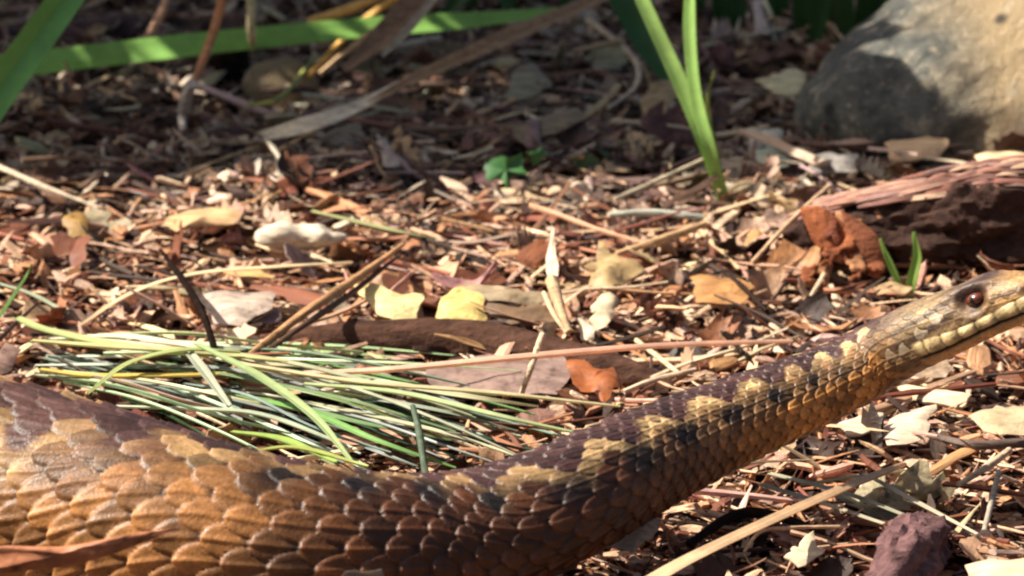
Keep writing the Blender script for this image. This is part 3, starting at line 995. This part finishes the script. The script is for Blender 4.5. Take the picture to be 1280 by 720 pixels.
# green leaves of the upper edge
blade('green_leaf', [(-80, 92, 0, 9.0), (60, 78, 0, 9.0), (250, 56, 0, 9.1), (450, 36, 0, 9.3), (600, 25, 0, 9.5), (720, 12, 0, 9.8)], [34, 32, 31, 28, 24, 8],
      'long green strap leaf stretching level across the top left', (.32, .60, .14), 'leaf', fold=.25, face=FC, thick=.02)
blade('green_leaf', [(-70, 210, 0, 4.2), (0, 108, 0, 4.6), (60, 25, 0, 5.0), (120, -60, 0, 5.5), (170, -140, 0, 6)], [48, 46, 44, 40, 22],
      'broad blurred green leaf crossing the top left corner steeply', (.18, .46, .12), 'leaf', fold=.5, face=(.3, -.9, .2), thick=.02)
blade('grass_blade', [(908, 262, 0.0), (885, 190, 0, 3.4), (850, 105, 0, 3.7), (800, -5, 0, 4.1), (770, -80, 0, 4.5)], [15, 20, 20, 18, 10],
      'bright green upright blade leaning left from the tuft at centre right', (.42, .64, .18), face=(.2, -.9, .2))
blade('grass_blade', [(906, 262, 0.0), (888, 190, 0, 3.3), (870, 120, 0, 3.5), (862, 40, 0, 3.8), (864, -50, 0, 4.2)], [10, 17, 15, 16, 10],
      'bright green upright blade standing straight in the tuft at centre right', (.36, .58, .15), face=(-.1, -.9, .2))
blade('grass_blade', [(906, 258, 0.05), (893, 185, 0, 3.5), (884, 130, 0, 3.6), (893, 88, 0, 3.6)], [6, 9, 7, 2],
      'short thin olive blade hooking right in the upright tuft', (.26, .30, .08), face=FC)
blade('green_leaf', [(850, 120, 0, 8.5), (815, 60, 0, 9), (780, -10, 0, 9.6), (760, -60, 0, 10)], [14, 40, 48, 40],
      'dark green broad leaf behind the upright grass at top centre', (.05, .15, .035), 'leaf', face=FC)
for i, (x0, y0, x1, y1, d) in enumerate(sorted([(560, 18, 600, -40, 11.5), (640, 10, 600, -50, 12), (1005, 60, 1000, -30, 12), (1040, 62, 1058, -40, 12.3), (1075, 55, 1090, -40, 12), (1110, 55, 1130, -30, 11.8), (985, 50, 960, -40, 12.4), (1145, 40, 1150, -40, 11.4), (700, 20, 740, -40, 12), (1020, 50, 1035, -50, 11), (900, 30, 905, -50, 12.6), (925, 50, 915, -50, 12.2), (965, 45, 985, -50, 12.5), (1060, 70, 1050, -40, 11.6), (1095, 60, 1100, -50, 11.9), (870, 20, 880, -50, 12.6), (1125, 62, 1115, -50, 11.5), (590, 8, 570, -50, 11.8)])):  # several extra dark leaves added here to fill in black shade
    blade('green_leaf', [(x0, y0, 0, d), ((x0 + x1) / 2, (y0 + y1) / 2, 0, d), (x1, y1, 0, d)], [16, 26, 22],
          ['first', 'second', 'third', 'fourth', 'fifth', 'sixth', 'seventh', 'eighth', 'ninth', 'tenth', 'eleventh', 'twelfth', 'thirteenth', 'fourteenth', 'fifteenth', 'sixteenth', 'seventeenth', 'eighteenth'][i] + ' from the left of the dark green upright leaves, some added as shade, along the top edge', (.04, .12, .03), 'leaf', face=FC)
# sprout in front of the log
rt = thing('sprout', G(1134, 378), 'small bright green two-leaved sprout in front of the dark log', 'sprout')
for nm, pts, w in (('leaf', [(1134, 382, 0.0), (1122, 352, 0, -.75), (1108, 320, 0, -.7), (1100, 298, 0, -.65)], [10, 9, 9, 3]),
                   ('leaf', [(1134, 382, 0.0), (1139, 355, 0, -.8), (1146, 322, 0, -.75), (1142, 290, 0, -.7)], [10, 14, 12, 4])):
    P = pp(pts); k = pxscale(P[1])
    v, f = blade_arrays(P, [q / 2 / k for q in w], fold=.4, face=FC)
    make(nm, v, f, M_GRASS, parent=rt, color=(.30, .48, .10))
# long dry leaf; lower piece painted pale as its sunlit end
blade('dry_leaf', [(228, 182, .1), (300, 176, .15), (385, 156, 0, 6.0), (450, 132, 0, 6.4), (510, 98, 0, 6.8)], [5, 10, 22, 16, 5],
      'lower end of a dry strap leaf pointing left, painted pale as if sunlit', (.80, .68, .50), 'dry leaf', fold=.3, mat=M_WOOD, face=FC, thick=.02)
blade('dry_leaf', [(440, 146, 0, 6.3), (500, 108, 0, 6.7), (620, 54, 0, 7.6), (745, 0, 0, 8.8), (800, -30, 0, 9.2)], [5, 16, 22, 18, 14],
      'long brown dry strap leaf slanting down from top centre', (.36, .23, .13), 'dry leaf', fold=.5, mat=M_WOOD, face=FC, thick=.03)
blade('dry_leaf', [(540, -10, 0, 8.6), (500, 30, 0, 8.4), (462, 62, 0, 8.2), (430, 88, 0, 8.0)], [44, 38, 26, 8], 'grey-brown folded dry leaf hanging over the green strap leaf', (.34, .22, .14), 'dry leaf', mat=M_WOOD, fold=.8, face=FC, thick=.02)
blade('dry_leaf', [(548, -8, 0, 8.4), (510, 38, 0, 8.2), (478, 70, 0, 8.0)], [8, 12, 5], 'narrow pale dry blade beside the grey-brown folded leaf', (.42, .36, .27), 'dry leaf', mat=M_WOOD, fold=.5, face=FC)
# stems at the top
for pts, w, lb, c in (([(215, -20, 0, 10), (200, 20, 0, 10), (184, 48, 0, 10)], [9, 12, 11], 'reddish tan stem above the level green leaf, leftmost', (.72, .42, .27)),
                      ([(172, 78, 0, 9.5), (145, 108, 0, 9.3)], [6, 4], 'thin grey stem end below the level green leaf', (.3, .26, .2)),
                      ([(282, -20, 0, 8.2), (270, 30, 0, 8.2), (245, 98, 0, 7.8), (232, 125, .5)], [14, 12, 10, 8], 'orange-brown stem crossing the level green leaf', (.66, .30, .14)),
                      ([(240, 104, .9), (232, 125, .6), (228, 150, .3), (230, 178, .1)], [14, 17, 10, 9], 'grey withered stem base under the orange-brown stem', (.60, .52, .44)),
                      ([(314, -20, 0, 8.6), (314, 36, 0, 8.6), (316, 60, 0, 9.2)], [10, 11, 8], 'pale yellow upright stem at the top behind the green leaf', (.80, .68, .38)),
                      ([(500, -14, 0, 10), (440, 10, 0, 10), (385, 28, 0, 10)], [9, 14, 12], 'yellow-orange stem touching the green leaf, upper of three', (.85, .50, .16)),
                      ([(500, -6, 0, 9.6), (450, 30, 0, 9.6), (385, 95, 0, 9)], [10, 10, 8], 'yellow-orange stem slanting behind the green leaf, middle of three', (.80, .46, .12)),
                      ([(520, 0, 0, 9.2), (440, 60, 0, 9), (400, 92, 0, 8.8)], [9, 10, 7], 'pale orange stem slanting behind the green leaf, lowest of three', (.58, .38, .2)),
                      ([(310, 132, .3), (350, 122, .5), (395, 70, 0, 10)], [5, 7, 5], 'thin yellow-green stem under the level green leaf', (.40, .42, .12)),
                      ([(760, 135, .3), (792, 112, .4), (798, 85, .6), (778, 58, 0, 9.0), (735, 25, 0, 10)], [5, 7, 8, 8, 10], 'curled grey stem hooking beside the dark green leaf', (.55, .45, .33)),
                      ([(718, 64, .5), (778, 50, .9)], [6, 8], 'short straight grey-tan stick left of the curled stem', (.36, .28, .19)),
                      ([(1005, 120, .5), (1060, 62, 0, 9.5), (1140, -8, 0, 9.5)], [9, 12, 16], 'brown twig slanting up to the left of the stone', (.16, .085, .06)),
                      ([(-10, 205, .5), (60, 235, .45), (130, 262, .3)], [8, 7, 4], 'pale stem slanting at the left edge of the shade', (.52, .42, .3)),
                      ([(200, 312, .5), (232, 355, .75), (255, 395, .75), (270, 442, .5)], [4, 8, 10, 9], 'dark curved stem leaning over the left end of the grass clump', (.010, .005, .004)),
                      ([(505, 305, .7), (440, 352, .75), (380, 392, .7), (318, 440, .5), (292, 462, .4)], [5, 10, 12, 11, 8], 'orange-brown stalk slanting into the grass clump', (.45, .24, .11)),
                      ([(500, 318, .62), (440, 366, .65), (372, 412, .6), (310, 455, .4)], [4, 7, 8, 6], 'dark stalk beneath the orange-brown stalk', (.10, .05, .03)),
                      ([(940, 328, .3), (985, 280, .7), (1037, 232, .9)], [5, 7, 6], 'straight pale twig leaning against the left end of the log', (.52, .34, .2)),
                      ([(770, 318, .35), (830, 298, .45), (882, 280, .5)], [8, 11, 9], 'orange-tan stick left of the dark log', (.58, .36, .18)),
                      ([(905, 340, .45), (930, 360, .5), (958, 388, .4)], [6, 7, 4], 'short black twig over the orange leaf', (.03, .018, .014)),
                      ([(768, 250, .4), (830, 222, .5), (882, 198, .6)], [6, 6, 5], 'thin pale twig on the sun line left of the green tuft', (.48, .4, .28)),
                      ([(762, 268, .35), (820, 266, .4), (880, 272, .35)], [8, 10, 8], 'pale grey-green stick at the foot of the green tuft', (.42, .42, .34)),
                      ([(652, 492, .4), (664, 458, .75), (678, 418, 1.0)], [7, 9, 8], 'short pale straw propped upright behind the pink straw', (.62, .46, .3)),
                      ([(690, 350, .75), (700, 385, .6), (712, 415, .4)], [17, 15, 9], 'tan split stalk standing behind the branch', (.46, .31, .17)),
                      ([(680, 366, .6), (692, 392, .5), (708, 416, .35)], [6, 7, 5], 'pale splinter leaning left of the tan split stalk', (.6, .42, .26)),
                      ([(640, 402, .35), (530, 405, .3), (440, 398, .25)], [6, 5, 4], 'dark thin stick along the branch top', (.10, .06, .045)),
                      ([(516, 508, 1.0), (524, 540, .9), (533, 600, .55)], [7, 10, 9], 'short dark green stub standing up in the grass clump', (.07, .10, .06)),
                      ([(780, 490, .3), (820, 474, .4), (870, 462, .45)], [8, 7, 6], 'pale straw piece pointing at the snake neck', (.6, .44, .3)),
                      ([(795, 425, .45), (825, 448, .35), (850, 468, .3)], [7, 7, 6], 'short straw crossing under the right end of the pink straw', (.6, .47, .28)),
                      ([(1165, 545, .35), (1220, 556, .4), (1300, 552, .4)], [9, 12, 14], 'dark grey-brown twig below the head at the right edge', (.11, .075, .06)),
                      ([(1198, 606, .4), (1232, 585, .5), (1262, 563, .5)], [7, 10, 9], 'tan stick slanting above the purple-brown bark piece', (.56, .4, .26)),
                      ([(1230, 665, .3), (1240, 625, .4), (1248, 590, .5)], [7, 8, 7], 'grey stalk standing right of the purple-brown bark piece', (.38, .32, .25)),
                      ([(930, 690, .35), (950, 665, .5), (985, 660, .45), (1060, 658, .4)], [4, 5, 5, 4], 'fine curved tan stem beside the big foreground straw', (.5, .33, .2)),
                      ([(860, 680, .2), (935, 640, .3), (1040, 668, .3)], [10, 14, 8], 'black damp stick in the shadow of the neck', (.025, .016, .014)),
                      ([(790, 600, .1), (840, 632, .2), (925, 650, .2)], [12, 16, 8], 'dark stick half buried under the raised neck', (.04, .024, .02))):
    stick('stem' if 'stem' in lb else 'twig', pts, w, lb, c, cat='stem' if 'stem' in lb else 'twig')
blade('straw', [(98, 408, .3), (165, 366, .5), (240, 343, .7), (340, 334, .75), (440, 328, .6)], [5, 9, 11, 10, 5], 'curved pale straw arching over the litter behind the grass clump', (.85, .70, .46), 'straw', fold=.2)
blade('straw', [(330, 468, .65), (480, 462, .75), (640, 447, .85), (820, 432, .8), (990, 426, .6)], [7, 10, 11, 9, 6], 'long thin pinkish straw lying across the branch to the snake neck', (.88, .60, .44), 'straw', fold=.15, thick=.03)
blade('straw', [(800, 735, .75), (860, 700, .8), (960, 652, .8), (1050, 612, .7), (1130, 580, .5)], [26, 22, 21, 17, 9], 'thick pale flat straw in the lower right foreground', (.78, .56, .34), 'straw', fold=.12, thick=.03)
for pts, w, lb, c in (([(950, 606, .55), (1030, 630, .5), (1105, 655, .45)], [12, 11, 8], 'pale green-grey straw crossing behind the thick straw, lowest', (.55, .50, .36)),
                      ([(962, 592, .5), (1060, 618, .5), (1140, 648, .4)], [10, 12, 8], 'pale green-grey straw crossing behind the thick straw, middle', (.48, .46, .32)),
                      ([(1080, 592, .5), (1150, 630, .45), (1222, 668, .35)], [8, 10, 6], 'pale straw running from the thick straw to the bark piece', (.6, .52, .38)),
                      ([(1000, 606, .45), (1070, 596, .5), (1135, 588, .4)], [6, 8, 4], 'narrow straw lying level above the thick straw tip', (.55, .5, .33)),
                      ([(390, 264, .5), (440, 276, .5), (500, 290, .45), (545, 298, .3)], [6, 12, 12, 5], 'green-tinged flat straw on the sun line left of centre', (.45, .45, .22)),
                      ([(545, 300, .4), (590, 303, .42), (650, 290, .4)], [6, 8, 7], 'knobbly pale stem on the sun line at centre', (.55, .42, .33)),
                      ([(0, 355, .4), (40, 368, .4), (85, 392, .35)], [5, 9, 6], 'pale grey-green blade at the left edge', (.4, .44, .3)),
                      ([(-10, 410, .4), (30, 350, .8), (40, 330, 1.)], [5, 6, 3], 'thin green blade standing at the left edge', (.2, .35, .1))):
    blade('straw', pts, w, lb, c, 'straw', fold=.2)

# singled-out leaves and chips (outline points: px, py, height)
for pts, lb, c, kw in (
    ([(446, 358, .75), (462, 350, .8), (490, 362, .75), (528, 372, .62), (524, 404, .3), (498, 404, .28), (470, 388, .45)], 'pale yellow torn leaf, left one of the two behind the branch', (.95, .78, .38), dict(seed=3, dome=.04)),
    ([(548, 372, .62), (575, 360, .75), (606, 366, .7), (610, 400, .3), (545, 404, .25)], 'yellow folded leaf, right one of the two behind the branch', (.95, .72, .26), dict(seed=4, dome=.08)),
    ([(575, 352, .72), (640, 362, .72), (688, 368, .62), (694, 380, .45), (640, 380, .5), (590, 374, .58)], 'long grey-tan curled leaf above the yellow leaves', (.48, .36, .22), dict(seed=5, dome=.1)),
    ([(600, 380, .5), (680, 384, .48), (700, 402, .3), (640, 405, .25)], 'brown leaf underside right of the yellow folded leaf', (.26, .16, .09), dict(seed=6)),
    ([(245, 368, .5), (290, 360, .55), (345, 368, .5), (340, 385, .4), (300, 408, .2), (262, 408, .15)], 'whitish pink curled leaf behind the dark curved stem', (.66, .52, .42), dict(seed=7, dome=.1)),
    ([(300, 385, .3), (340, 378, .35), (348, 400, .15), (320, 404, .1)], 'small mauve leaf tucked beside the whitish leaf', (.3, .2, .19), dict(seed=8)),
    ([(643, 88, .55), (662, 76, .65), (694, 108, .4), (668, 122, .25), (634, 120, .3)], 'pale triangular leaf in the shade under the long dry leaf', (.42, .37, .24), dict(seed=9)),
    ([(618, 158, .35), (668, 150, .45), (720, 136, .5), (740, 146, .4), (690, 170, .25), (650, 180, .15)], 'long tan leaf lying below the pale triangular leaf', (.38, .29, .17), dict(seed=10, dome=.06)),
    ([(660, 150, .5), (674, 152, .5), (676, 186, .2), (655, 182, .2)], 'dusky pink leaf scrap over the long tan leaf', (.34, .22, .2), dict(seed=11)),
    ([(800, 130, .4), (820, 100, .7), (848, 96, .75), (852, 118, .6), (834, 134, .5), (822, 162, .2), (806, 160, .15)], 'tan curled leaf directly left of the upright green blades', (.48, .34, .17), dict(seed=12, dome=.1)),
    ([(950, 100, .6), (985, 88, .7), (1008, 96, .65), (1000, 118, .45), (962, 118, .4)], 'pale yellow-grey chip leaning at the left of the stone', (.55, .5, .3), dict(seed=13, thick=.05)),
    ([(860, 345, .5), (905, 340, .55), (940, 358, .5), (925, 378, .3), (870, 376, .25)], 'orange-brown flat leaf in the sun left of the log', (.56, .28, .10), dict(seed=14, dome=.06)),
    ([(735, 325, .7), (748, 308, .85), (772, 318, .75), (800, 342, .4), (760, 352, .35), (722, 345, .4)], 'yellow-tan star-shaped leaf scrap in mid litter', (.60, .42, .20), dict(seed=15, crumple=.05, jag=.12)),
    ([(735, 382, .5), (765, 372, .55), (780, 384, .45), (760, 404, .25), (738, 402, .25)], 'creamy white chip right of the tan split stalk', (.60, .46, .30), dict(seed=16, thick=.03, jag=.1, crumple=.04)),
    ([(728, 404, .4), (755, 406, .4), (760, 424, .15), (732, 424, .12)], 'small white chip just behind the branch end', (.62, .50, .36), dict(seed=17, thick=.03, jag=.1, crumple=.04)),
    ([(534, 455, .5), (600, 446, .5), (700, 446, .5), (712, 470, .3), (690, 492, .15), (600, 494, .1), (536, 486, .15)], 'pinkish grey flat leaf under the long pink straw', (.42, .28, .23), dict(seed=18, dome=.05)),
    ([(704, 452, .5), (728, 450, .55), (748, 462, .45), (768, 458, .4), (774, 486, .2), (756, 502, .1), (742, 488, .2), (722, 496, .1), (712, 474, .3)], 'bright orange-brown curled leaf beside the branch end', (.42, .13, .04), dict(seed=19, dome=.05, crumple=.04)),
    ([(340, 480, .55), (395, 472, .6), (440, 480, .55), (430, 492, .45), (360, 494, .4)], 'pinkish curled chip lying on the grass clump', (.6, .42, .33), dict(seed=20, dome=.08)),
    ([(1100, 540, .3), (1128, 512, .5), (1168, 508, .6), (1165, 530, .4), (1140, 552, .2), (1108, 556, .15)], 'pale pinkish chip standing below the snake jaw', (.62, .47, .34), dict(seed=21, dome=.08)),
    ([(1040, 528, .4), (1100, 518, .4), (1106, 534, .3), (1050, 545, .25)], 'cream splinter beside the pale chip below the neck', (.66, .53, .38), dict(seed=22, thick=.06)),
    ([(1212, 520, .4), (1245, 505, .5), (1300, 510, .5), (1300, 545, .2), (1250, 546, .15), (1222, 536, .25)], 'cream leaf at the right edge below the head', (.72, .56, .34), dict(seed=23, dome=.08)),
    ([(1120, 480, .4), (1170, 488, .4), (1215, 494, .4), (1210, 510, .25), (1130, 498, .25)], 'long pale splinter under the snake chin', (.66, .5, .32), dict(seed=24, thick=.06)),
    ([(1205, 706, .5), (1260, 696, .6), (1320, 700, .6), (1320, 735, .4), (1210, 735, .3)], 'pale flat chip in the lower right corner', (.7, .5, .32), dict(seed=25, thick=.05)),
    ([(985, 680, .4), (1012, 672, .45), (1028, 690, .3), (1000, 706, .15), (975, 700, .2)], 'small cream chip beside the thick foreground straw', (.64, .5, .34), dict(seed=26, thick=.04)),
    ([(762, 670, .4), (800, 650, .55), (830, 648, .5), (828, 666, .35), (790, 690, .2), (758, 688, .2)], 'pale crumpled chip in the shadow under the neck', (.5, .38, .29), dict(seed=27, dome=.08)),
    ([(80, 270, .5), (98, 262, .55), (112, 275, .45), (106, 296, .2), (86, 295, .2)], 'small orange round leaf at the left edge of the sun', (.42, .24, .07), dict(seed=28, dome=.05)),
    ([(215, 270, .55), (262, 258, .65), (305, 266, .6), (300, 284, .4), (258, 282, .4), (222, 288, .4)], 'orange-tan curled chip left of the white bone-like chip', (.6, .38, .19), dict(seed=29, dome=.08)),
    ([(1110, 180, .5), (1150, 172, .6), (1185, 176, .55), (1170, 198, .3), (1120, 200, .25)], 'orange-cream splintered chip at the foot of the stone', (.66, .44, .25), dict(seed=30, thick=.06)),
    ([(1215, 194, .6), (1260, 190, .65), (1285, 196, .6), (1270, 210, .4), (1225, 212, .4)], 'pale straw-coloured chip on the log below the stone', (.7, .52, .3), dict(seed=31, thick=.06)),
    ([(1005, 200, .35), (1040, 190, .45), (1078, 194, .4), (1070, 214, .2), (1015, 216, .15)], 'grey curled leaf tucked under the left of the stone', (.4, .36, .32), dict(seed=32, dome=.07)),
    ([(940, 0, 1.2), (953, 0, 1.2), (960, 40, .5), (945, 46, .4)], 'narrow white leaf scrap at the top right of centre', (.66, .58, .54), dict(seed=33)),
    ([(470, 168, .5), (478, 168, .5), (502, 208, .15), (480, 210, .1)], 'narrow white upright flake in the middle shade', (.56, .5, .44), dict(seed=34)),
    ([(935, 160, .4), (952, 165, .4), (958, 200, .15), (938, 202, .1)], 'pale upright chip, left of the pair near the stone', (.5, .45, .36), dict(seed=35)),
    ([(950, 160, .4), (978, 162, .4), (974, 185, .2), (952, 186, .2)], 'rounded pale chip, right of the pair near the stone', (.54, .5, .4), dict(seed=36, thick=.05)),
    ([(945, 188, .4), (985, 182, .4), (990, 205, .2), (950, 212, .15)], 'greenish pale chip in front of the pair near the stone', (.42, .44, .32), dict(seed=37, thick=.04)),
    ([(-20, 470, .3), (5, 430, .5), (22, 440, .4), (14, 470, .2)], 'pinkish brown leaf scrap above the snake back at left edge', (.4, .25, .2), dict(seed=38)),
    ([(985, 468, .4), (1012, 458, .45), (1040, 462, .4), (1020, 480, .2)], 'brown leaf scrap behind the snake neck', (.3, .16, .1), dict(seed=39))):
    kw = dict(kw); kw['dome'] = kw.get('dome', .04) * .6
    chip = 'chip' in lb or 'splinter' in lb
    leaf('wood_chip' if chip else 'dry_leaf', pts, lb, c, cat='wood chip' if chip else 'dry leaf', mat=M_WOOD if chip else None, **kw)

# pale rounded chip, three dark knobs, small green plants
lump('wood_chip', G(375, 298, .42), (.60, .22, .16), M_WOOD, 3, amp=.5, freq=2.0, sub=4, rot=(0, .03, .05), label='smooth white bone-like wood chip on the sun line at left', cat='wood chip', color=(.66, .56, .42))
lump('pebble', G(930, 242, .2), (.22, .2, .15), M_STONE, 21, amp=.2, freq=1.5, sub=3, label='small grey pebble at the foot of the upright green tuft', cat='pebble')
lump('stone', Q(22, 62, 12.8), (.75, .5, .42), M_STONE, 15, amp=.2, freq=.8, sub=4, label='small grey-green stone behind the green leaf at upper left', cat='stone')
lump('stone', Q(352, 108, 9.2), (.55, .45, .45), M_STONE, 17, amp=.2, freq=.8, sub=4, label='small grey-green stone below the green leaf at left of centre', cat='stone')
rt = thing('seedling', G(640, 235), 'tiny green seedling leaves in the shade at mid picture', 'seedling')
for k, pts in enumerate(([(606, 206, .35), (622, 193, .5), (634, 200, .45), (652, 192, .5), (650, 208, .35), (660, 218, .28), (640, 220, .22), (634, 234, .12), (622, 222, .2), (608, 228, .15)], [(658, 192, .5), (676, 184, .55), (684, 194, .45), (668, 204, .35)])):
    v, f = sheet_arrays(pp(pts), thick=.02, dome=.01, seed=60 + k); make('leaf', v, f, M_GRASS, parent=rt, color=(.07, .20, .06))
rt = thing('seedling', G(735, 210), 'dim blue-green seedling leaves left of the upright grass', 'seedling')
for k, pts in enumerate(([(712, 196, .35), (738, 190, .4), (752, 204, .25), (726, 212, .15)], [(748, 188, .4), (762, 192, .35), (764, 206, .2)])):
    v, f = sheet_arrays(pp(pts), thick=.02, dome=.04, seed=70 + k); make('leaf', v, f, M_GRASS, parent=rt, color=(.06, .13, .07))
# red-brown leaf over the near flank of the snake
leaf('dry_leaf', [(-60, 690, 0, -14.9), (0, 682, 0, -15.0), (80, 684, 0, -15.05), (150, 670, 0, -15.1), (232, 658, 0, -15.1), (150, 690, 0, -15.1), (90, 708, 0, -15.05), (0, 716, 0, -15), (-60, 722, 0, -15)],
     'smooth reddish dry leaf resting against the snake at the lower left corner', (.66, .26, .12), dome=.05, crumple=.02, seed=77, jag=.008)
leaf('dry_leaf', [(425, 725, 0, -14.8), (432, 712, 0, -14.8), (470, 716, 0, -14.8), (480, 730, 0, -14.8)], 'grey leaf tip poking up at the bottom edge below the body', (.35, .28, .22), seed=78)

# ------------------------------------------------------------------ grass clump behind the body, blade by blade
gg = random.Random(5)
GC = [('pale green', (.45, .49, .34)), ('grey-green', (.29, .35, .30)), ('straw-yellow', (.66, .56, .38)), ('fresh green', (.25, .38, .14)), ('whitish green', (.72, .76, .52)), ('dark green', (.035, .075, .035))]
GW = [4, 5, 2, 1.2, 3.5, 9]
GM = []
for k in range(104):
    cn, c = GC[gg.choices(range(6), GW)[0]]
    sx = gg.uniform(40, 400); sy = 425 + gg.uniform(-8, 60) + max(0, (sx - 150)) * .12
    L_ = gg.uniform(220, 420)
    ex = min(sx + L_, gg.uniform(640, 735)); slope = gg.uniform(.02, .42)
    ey = sy + (ex - sx) * slope
    # stay just above the snake's back line
    top = np.interp(ex, [150, 300, 450, 560, 650, 740], [530, 562, 595, 610, 585, 535])
    ey = min(ey, top + 10)
    h = gg.uniform(.1, .85)
    w = gg.uniform(4.5, 14)
    if cn == 'dark green': h *= .5; w += 4  # low dark blades, many added to paint shade into the clump's gaps
    pts = [(sx, sy, h * .6), (sx + (ex - sx) * .33, sy + (ey - sy) * .27 - gg.uniform(0, 8), h), (sx + (ex - sx) * .66, sy + (ey - sy) * .62 - gg.uniform(-3, 7), h), (ex, ey, h * .7)]
    part = 'left' if (sx + ex) / 2 < 330 else ('right' if (sx + ex) / 2 > 480 else 'middle')
    b_ = blade('grass_blade', pts, [w * .6, w, w * .9, w * .25], '', tuple(t * gg.uniform(.85, 1.15) for t in c),
          group=f'{cn} blades in the {part} of the grass clump', fold=gg.uniform(.1, .5), twist=gg.uniform(-.6, .6))
    GM.append((b_, (sx + ex) / 2, (sy + ey) / 2, 'narrow' if w < 8.5 else ('wide' if w > 11 else 'middling'), f'{cn} limp {"level" if slope < .22 else "sloping"} blade in the {part} of the grass clump'))
name_each(GM)
for pts, w, lb, c in (([(20, 398, .5), (60, 415, .6), (160, 435, .75), (300, 445, .8)], [14, 20, 20, 12], 'wide pale green blade along the top left of the grass clump', (.50, .56, .24)),
                      ([(40, 426, .7), (130, 434, .8), (230, 440, .85), (360, 452, .8)], [8, 17, 18, 10], 'wide straw-green blade along the top of the grass clump', (.60, .58, .28)),
                      ([(50, 462, .6), (110, 470, .7), (200, 470, .75), (330, 466, .7)], [8, 14, 12, 8], 'yellow blade at the left end of the grass clump', (.66, .52, .13)),
                      ([(232, 436, .95), (258, 470, .95), (286, 508, .8)], [12, 16, 9], 'short broken pale blade pointing down in the grass clump', (.52, .54, .40)),
                      ([(245, 430, 1.0), (320, 470, 1.0), (390, 520, .95), (440, 578, .8)], [9, 17, 15, 6], 'long green blade bending down across the grass clump', (.42, .52, .24)),
                      ([(110, 492, .7), (160, 455, .9), (230, 438, 1.0), (300, 440, .9)], [5, 10, 12, 6], 'thin blade arching up at the left of the grass clump', (.45, .5, .2)),
                      ([(300, 455, .85), (450, 478, .85), (620, 492, .75), (775, 508, .5)], [8, 12, 12, 5], 'long straw-coloured blade reaching past the grass clump to the neck', (.68, .60, .36)),
                      ([(380, 480, .8), (500, 492, .8), (620, 520, .7), (725, 542, .5)], [8, 14, 14, 5], 'long pale green blade on the right of the grass clump', (.50, .58, .30)),
                      ([(145, 508, .7), (250, 512, .8), (330, 520, .8), (440, 560, .7)], [5, 11, 12, 6], 'long whitish blade low in the grass clump next to the body', (.50, .56, .40)),
                      ([(290, 540, .9), (350, 550, .95), (420, 578, .9)], [8, 18, 8], 'bright green blade just above the snake flank', (.36, .50, .12)),
                      ([(310, 565, .95), (370, 560, .95), (460, 583, .9)], [5, 12, 5], 'yellow-green blade tip touching the snake back', (.46, .50, .14))):
    blade('grass_blade', pts, w, lb, c)

# ------------------------------------------------------------------ unseen leafy bush left of and behind the view, added to shade the far litter
def shade_shrub():
    g = random.Random(4)
    base = Vector((-15, 17, 0))
    root = thing('shade_shrub', base, 'unseen leafy bush added to shade the far litter from beyond the upper left', 'shade_shrub')
    kx, ky = SUN_FROM.x / math.tan(SUN_ELEV), SUN_FROM.y / math.tan(SUN_ELEV)
    leaves, tips = [], []
    for k in range(2700):
        sx, sy = g.uniform(-10, 6.15), g.uniform(4.7, 17)  # leaves set by where their shadow should land
        if sy >= 9.4 and g.random() > .62: continue
        sx -= max(0, g.gauss(0, .5)); sy += max(0, g.gauss(0, .5)) + .25 * math.sin(sx * 1.7)
        if -7.5 < sx < .5 and 8.2 < sy < 9.9 and g.random() > .12: continue  # gap left in the crown so sun reaches the level green leaf
        z = g.uniform(7, 20)
        p = Vector((sx + kx * z, sy + ky * z, z))
        if k % 60 == 0: tips.append(p)
        L = g.uniform(.9, 1.7); w = L * .36
        a = g.uniform(0, 2 * PI)
        d = Vector((math.cos(a), math.sin(a), g.uniform(-.6, .3))).normalized(); q_ = d.cross(Vector((0, 0, 1))).normalized() * w
        u = d.cross(q_).normalized() * w * .3
        leaves.append((np.array([list(t) for t in (p - d * L / 2, p - q_ + u, p + d * L / 2, p + q_ + u, p)]), [[0, 1, 4], [1, 2, 4], [2, 3, 4], [3, 0, 4]]))
    stems = []
    for k, t in enumerate(tips):
        b = base + Vector((g.uniform(-2, 2), g.uniform(-2, 2), -.2))
        m = b.lerp(t, .5) + Vector((0, 0, 3))
        stems.append(tube_arrays([tuple(b), tuple(m), tuple(t)], [.22, .14, .04], sides=6, n=8, seed=k))
    v, f = join(stems); make('stems', v, f, M_BARK, parent=root, color=(.12, .08, .05))
    v, f = join(leaves); o = make('foliage', v, f, M_GRASS, parent=root, color=(.06, .13, .035)); o['kind'] = 'stuff'
shade_shrub()
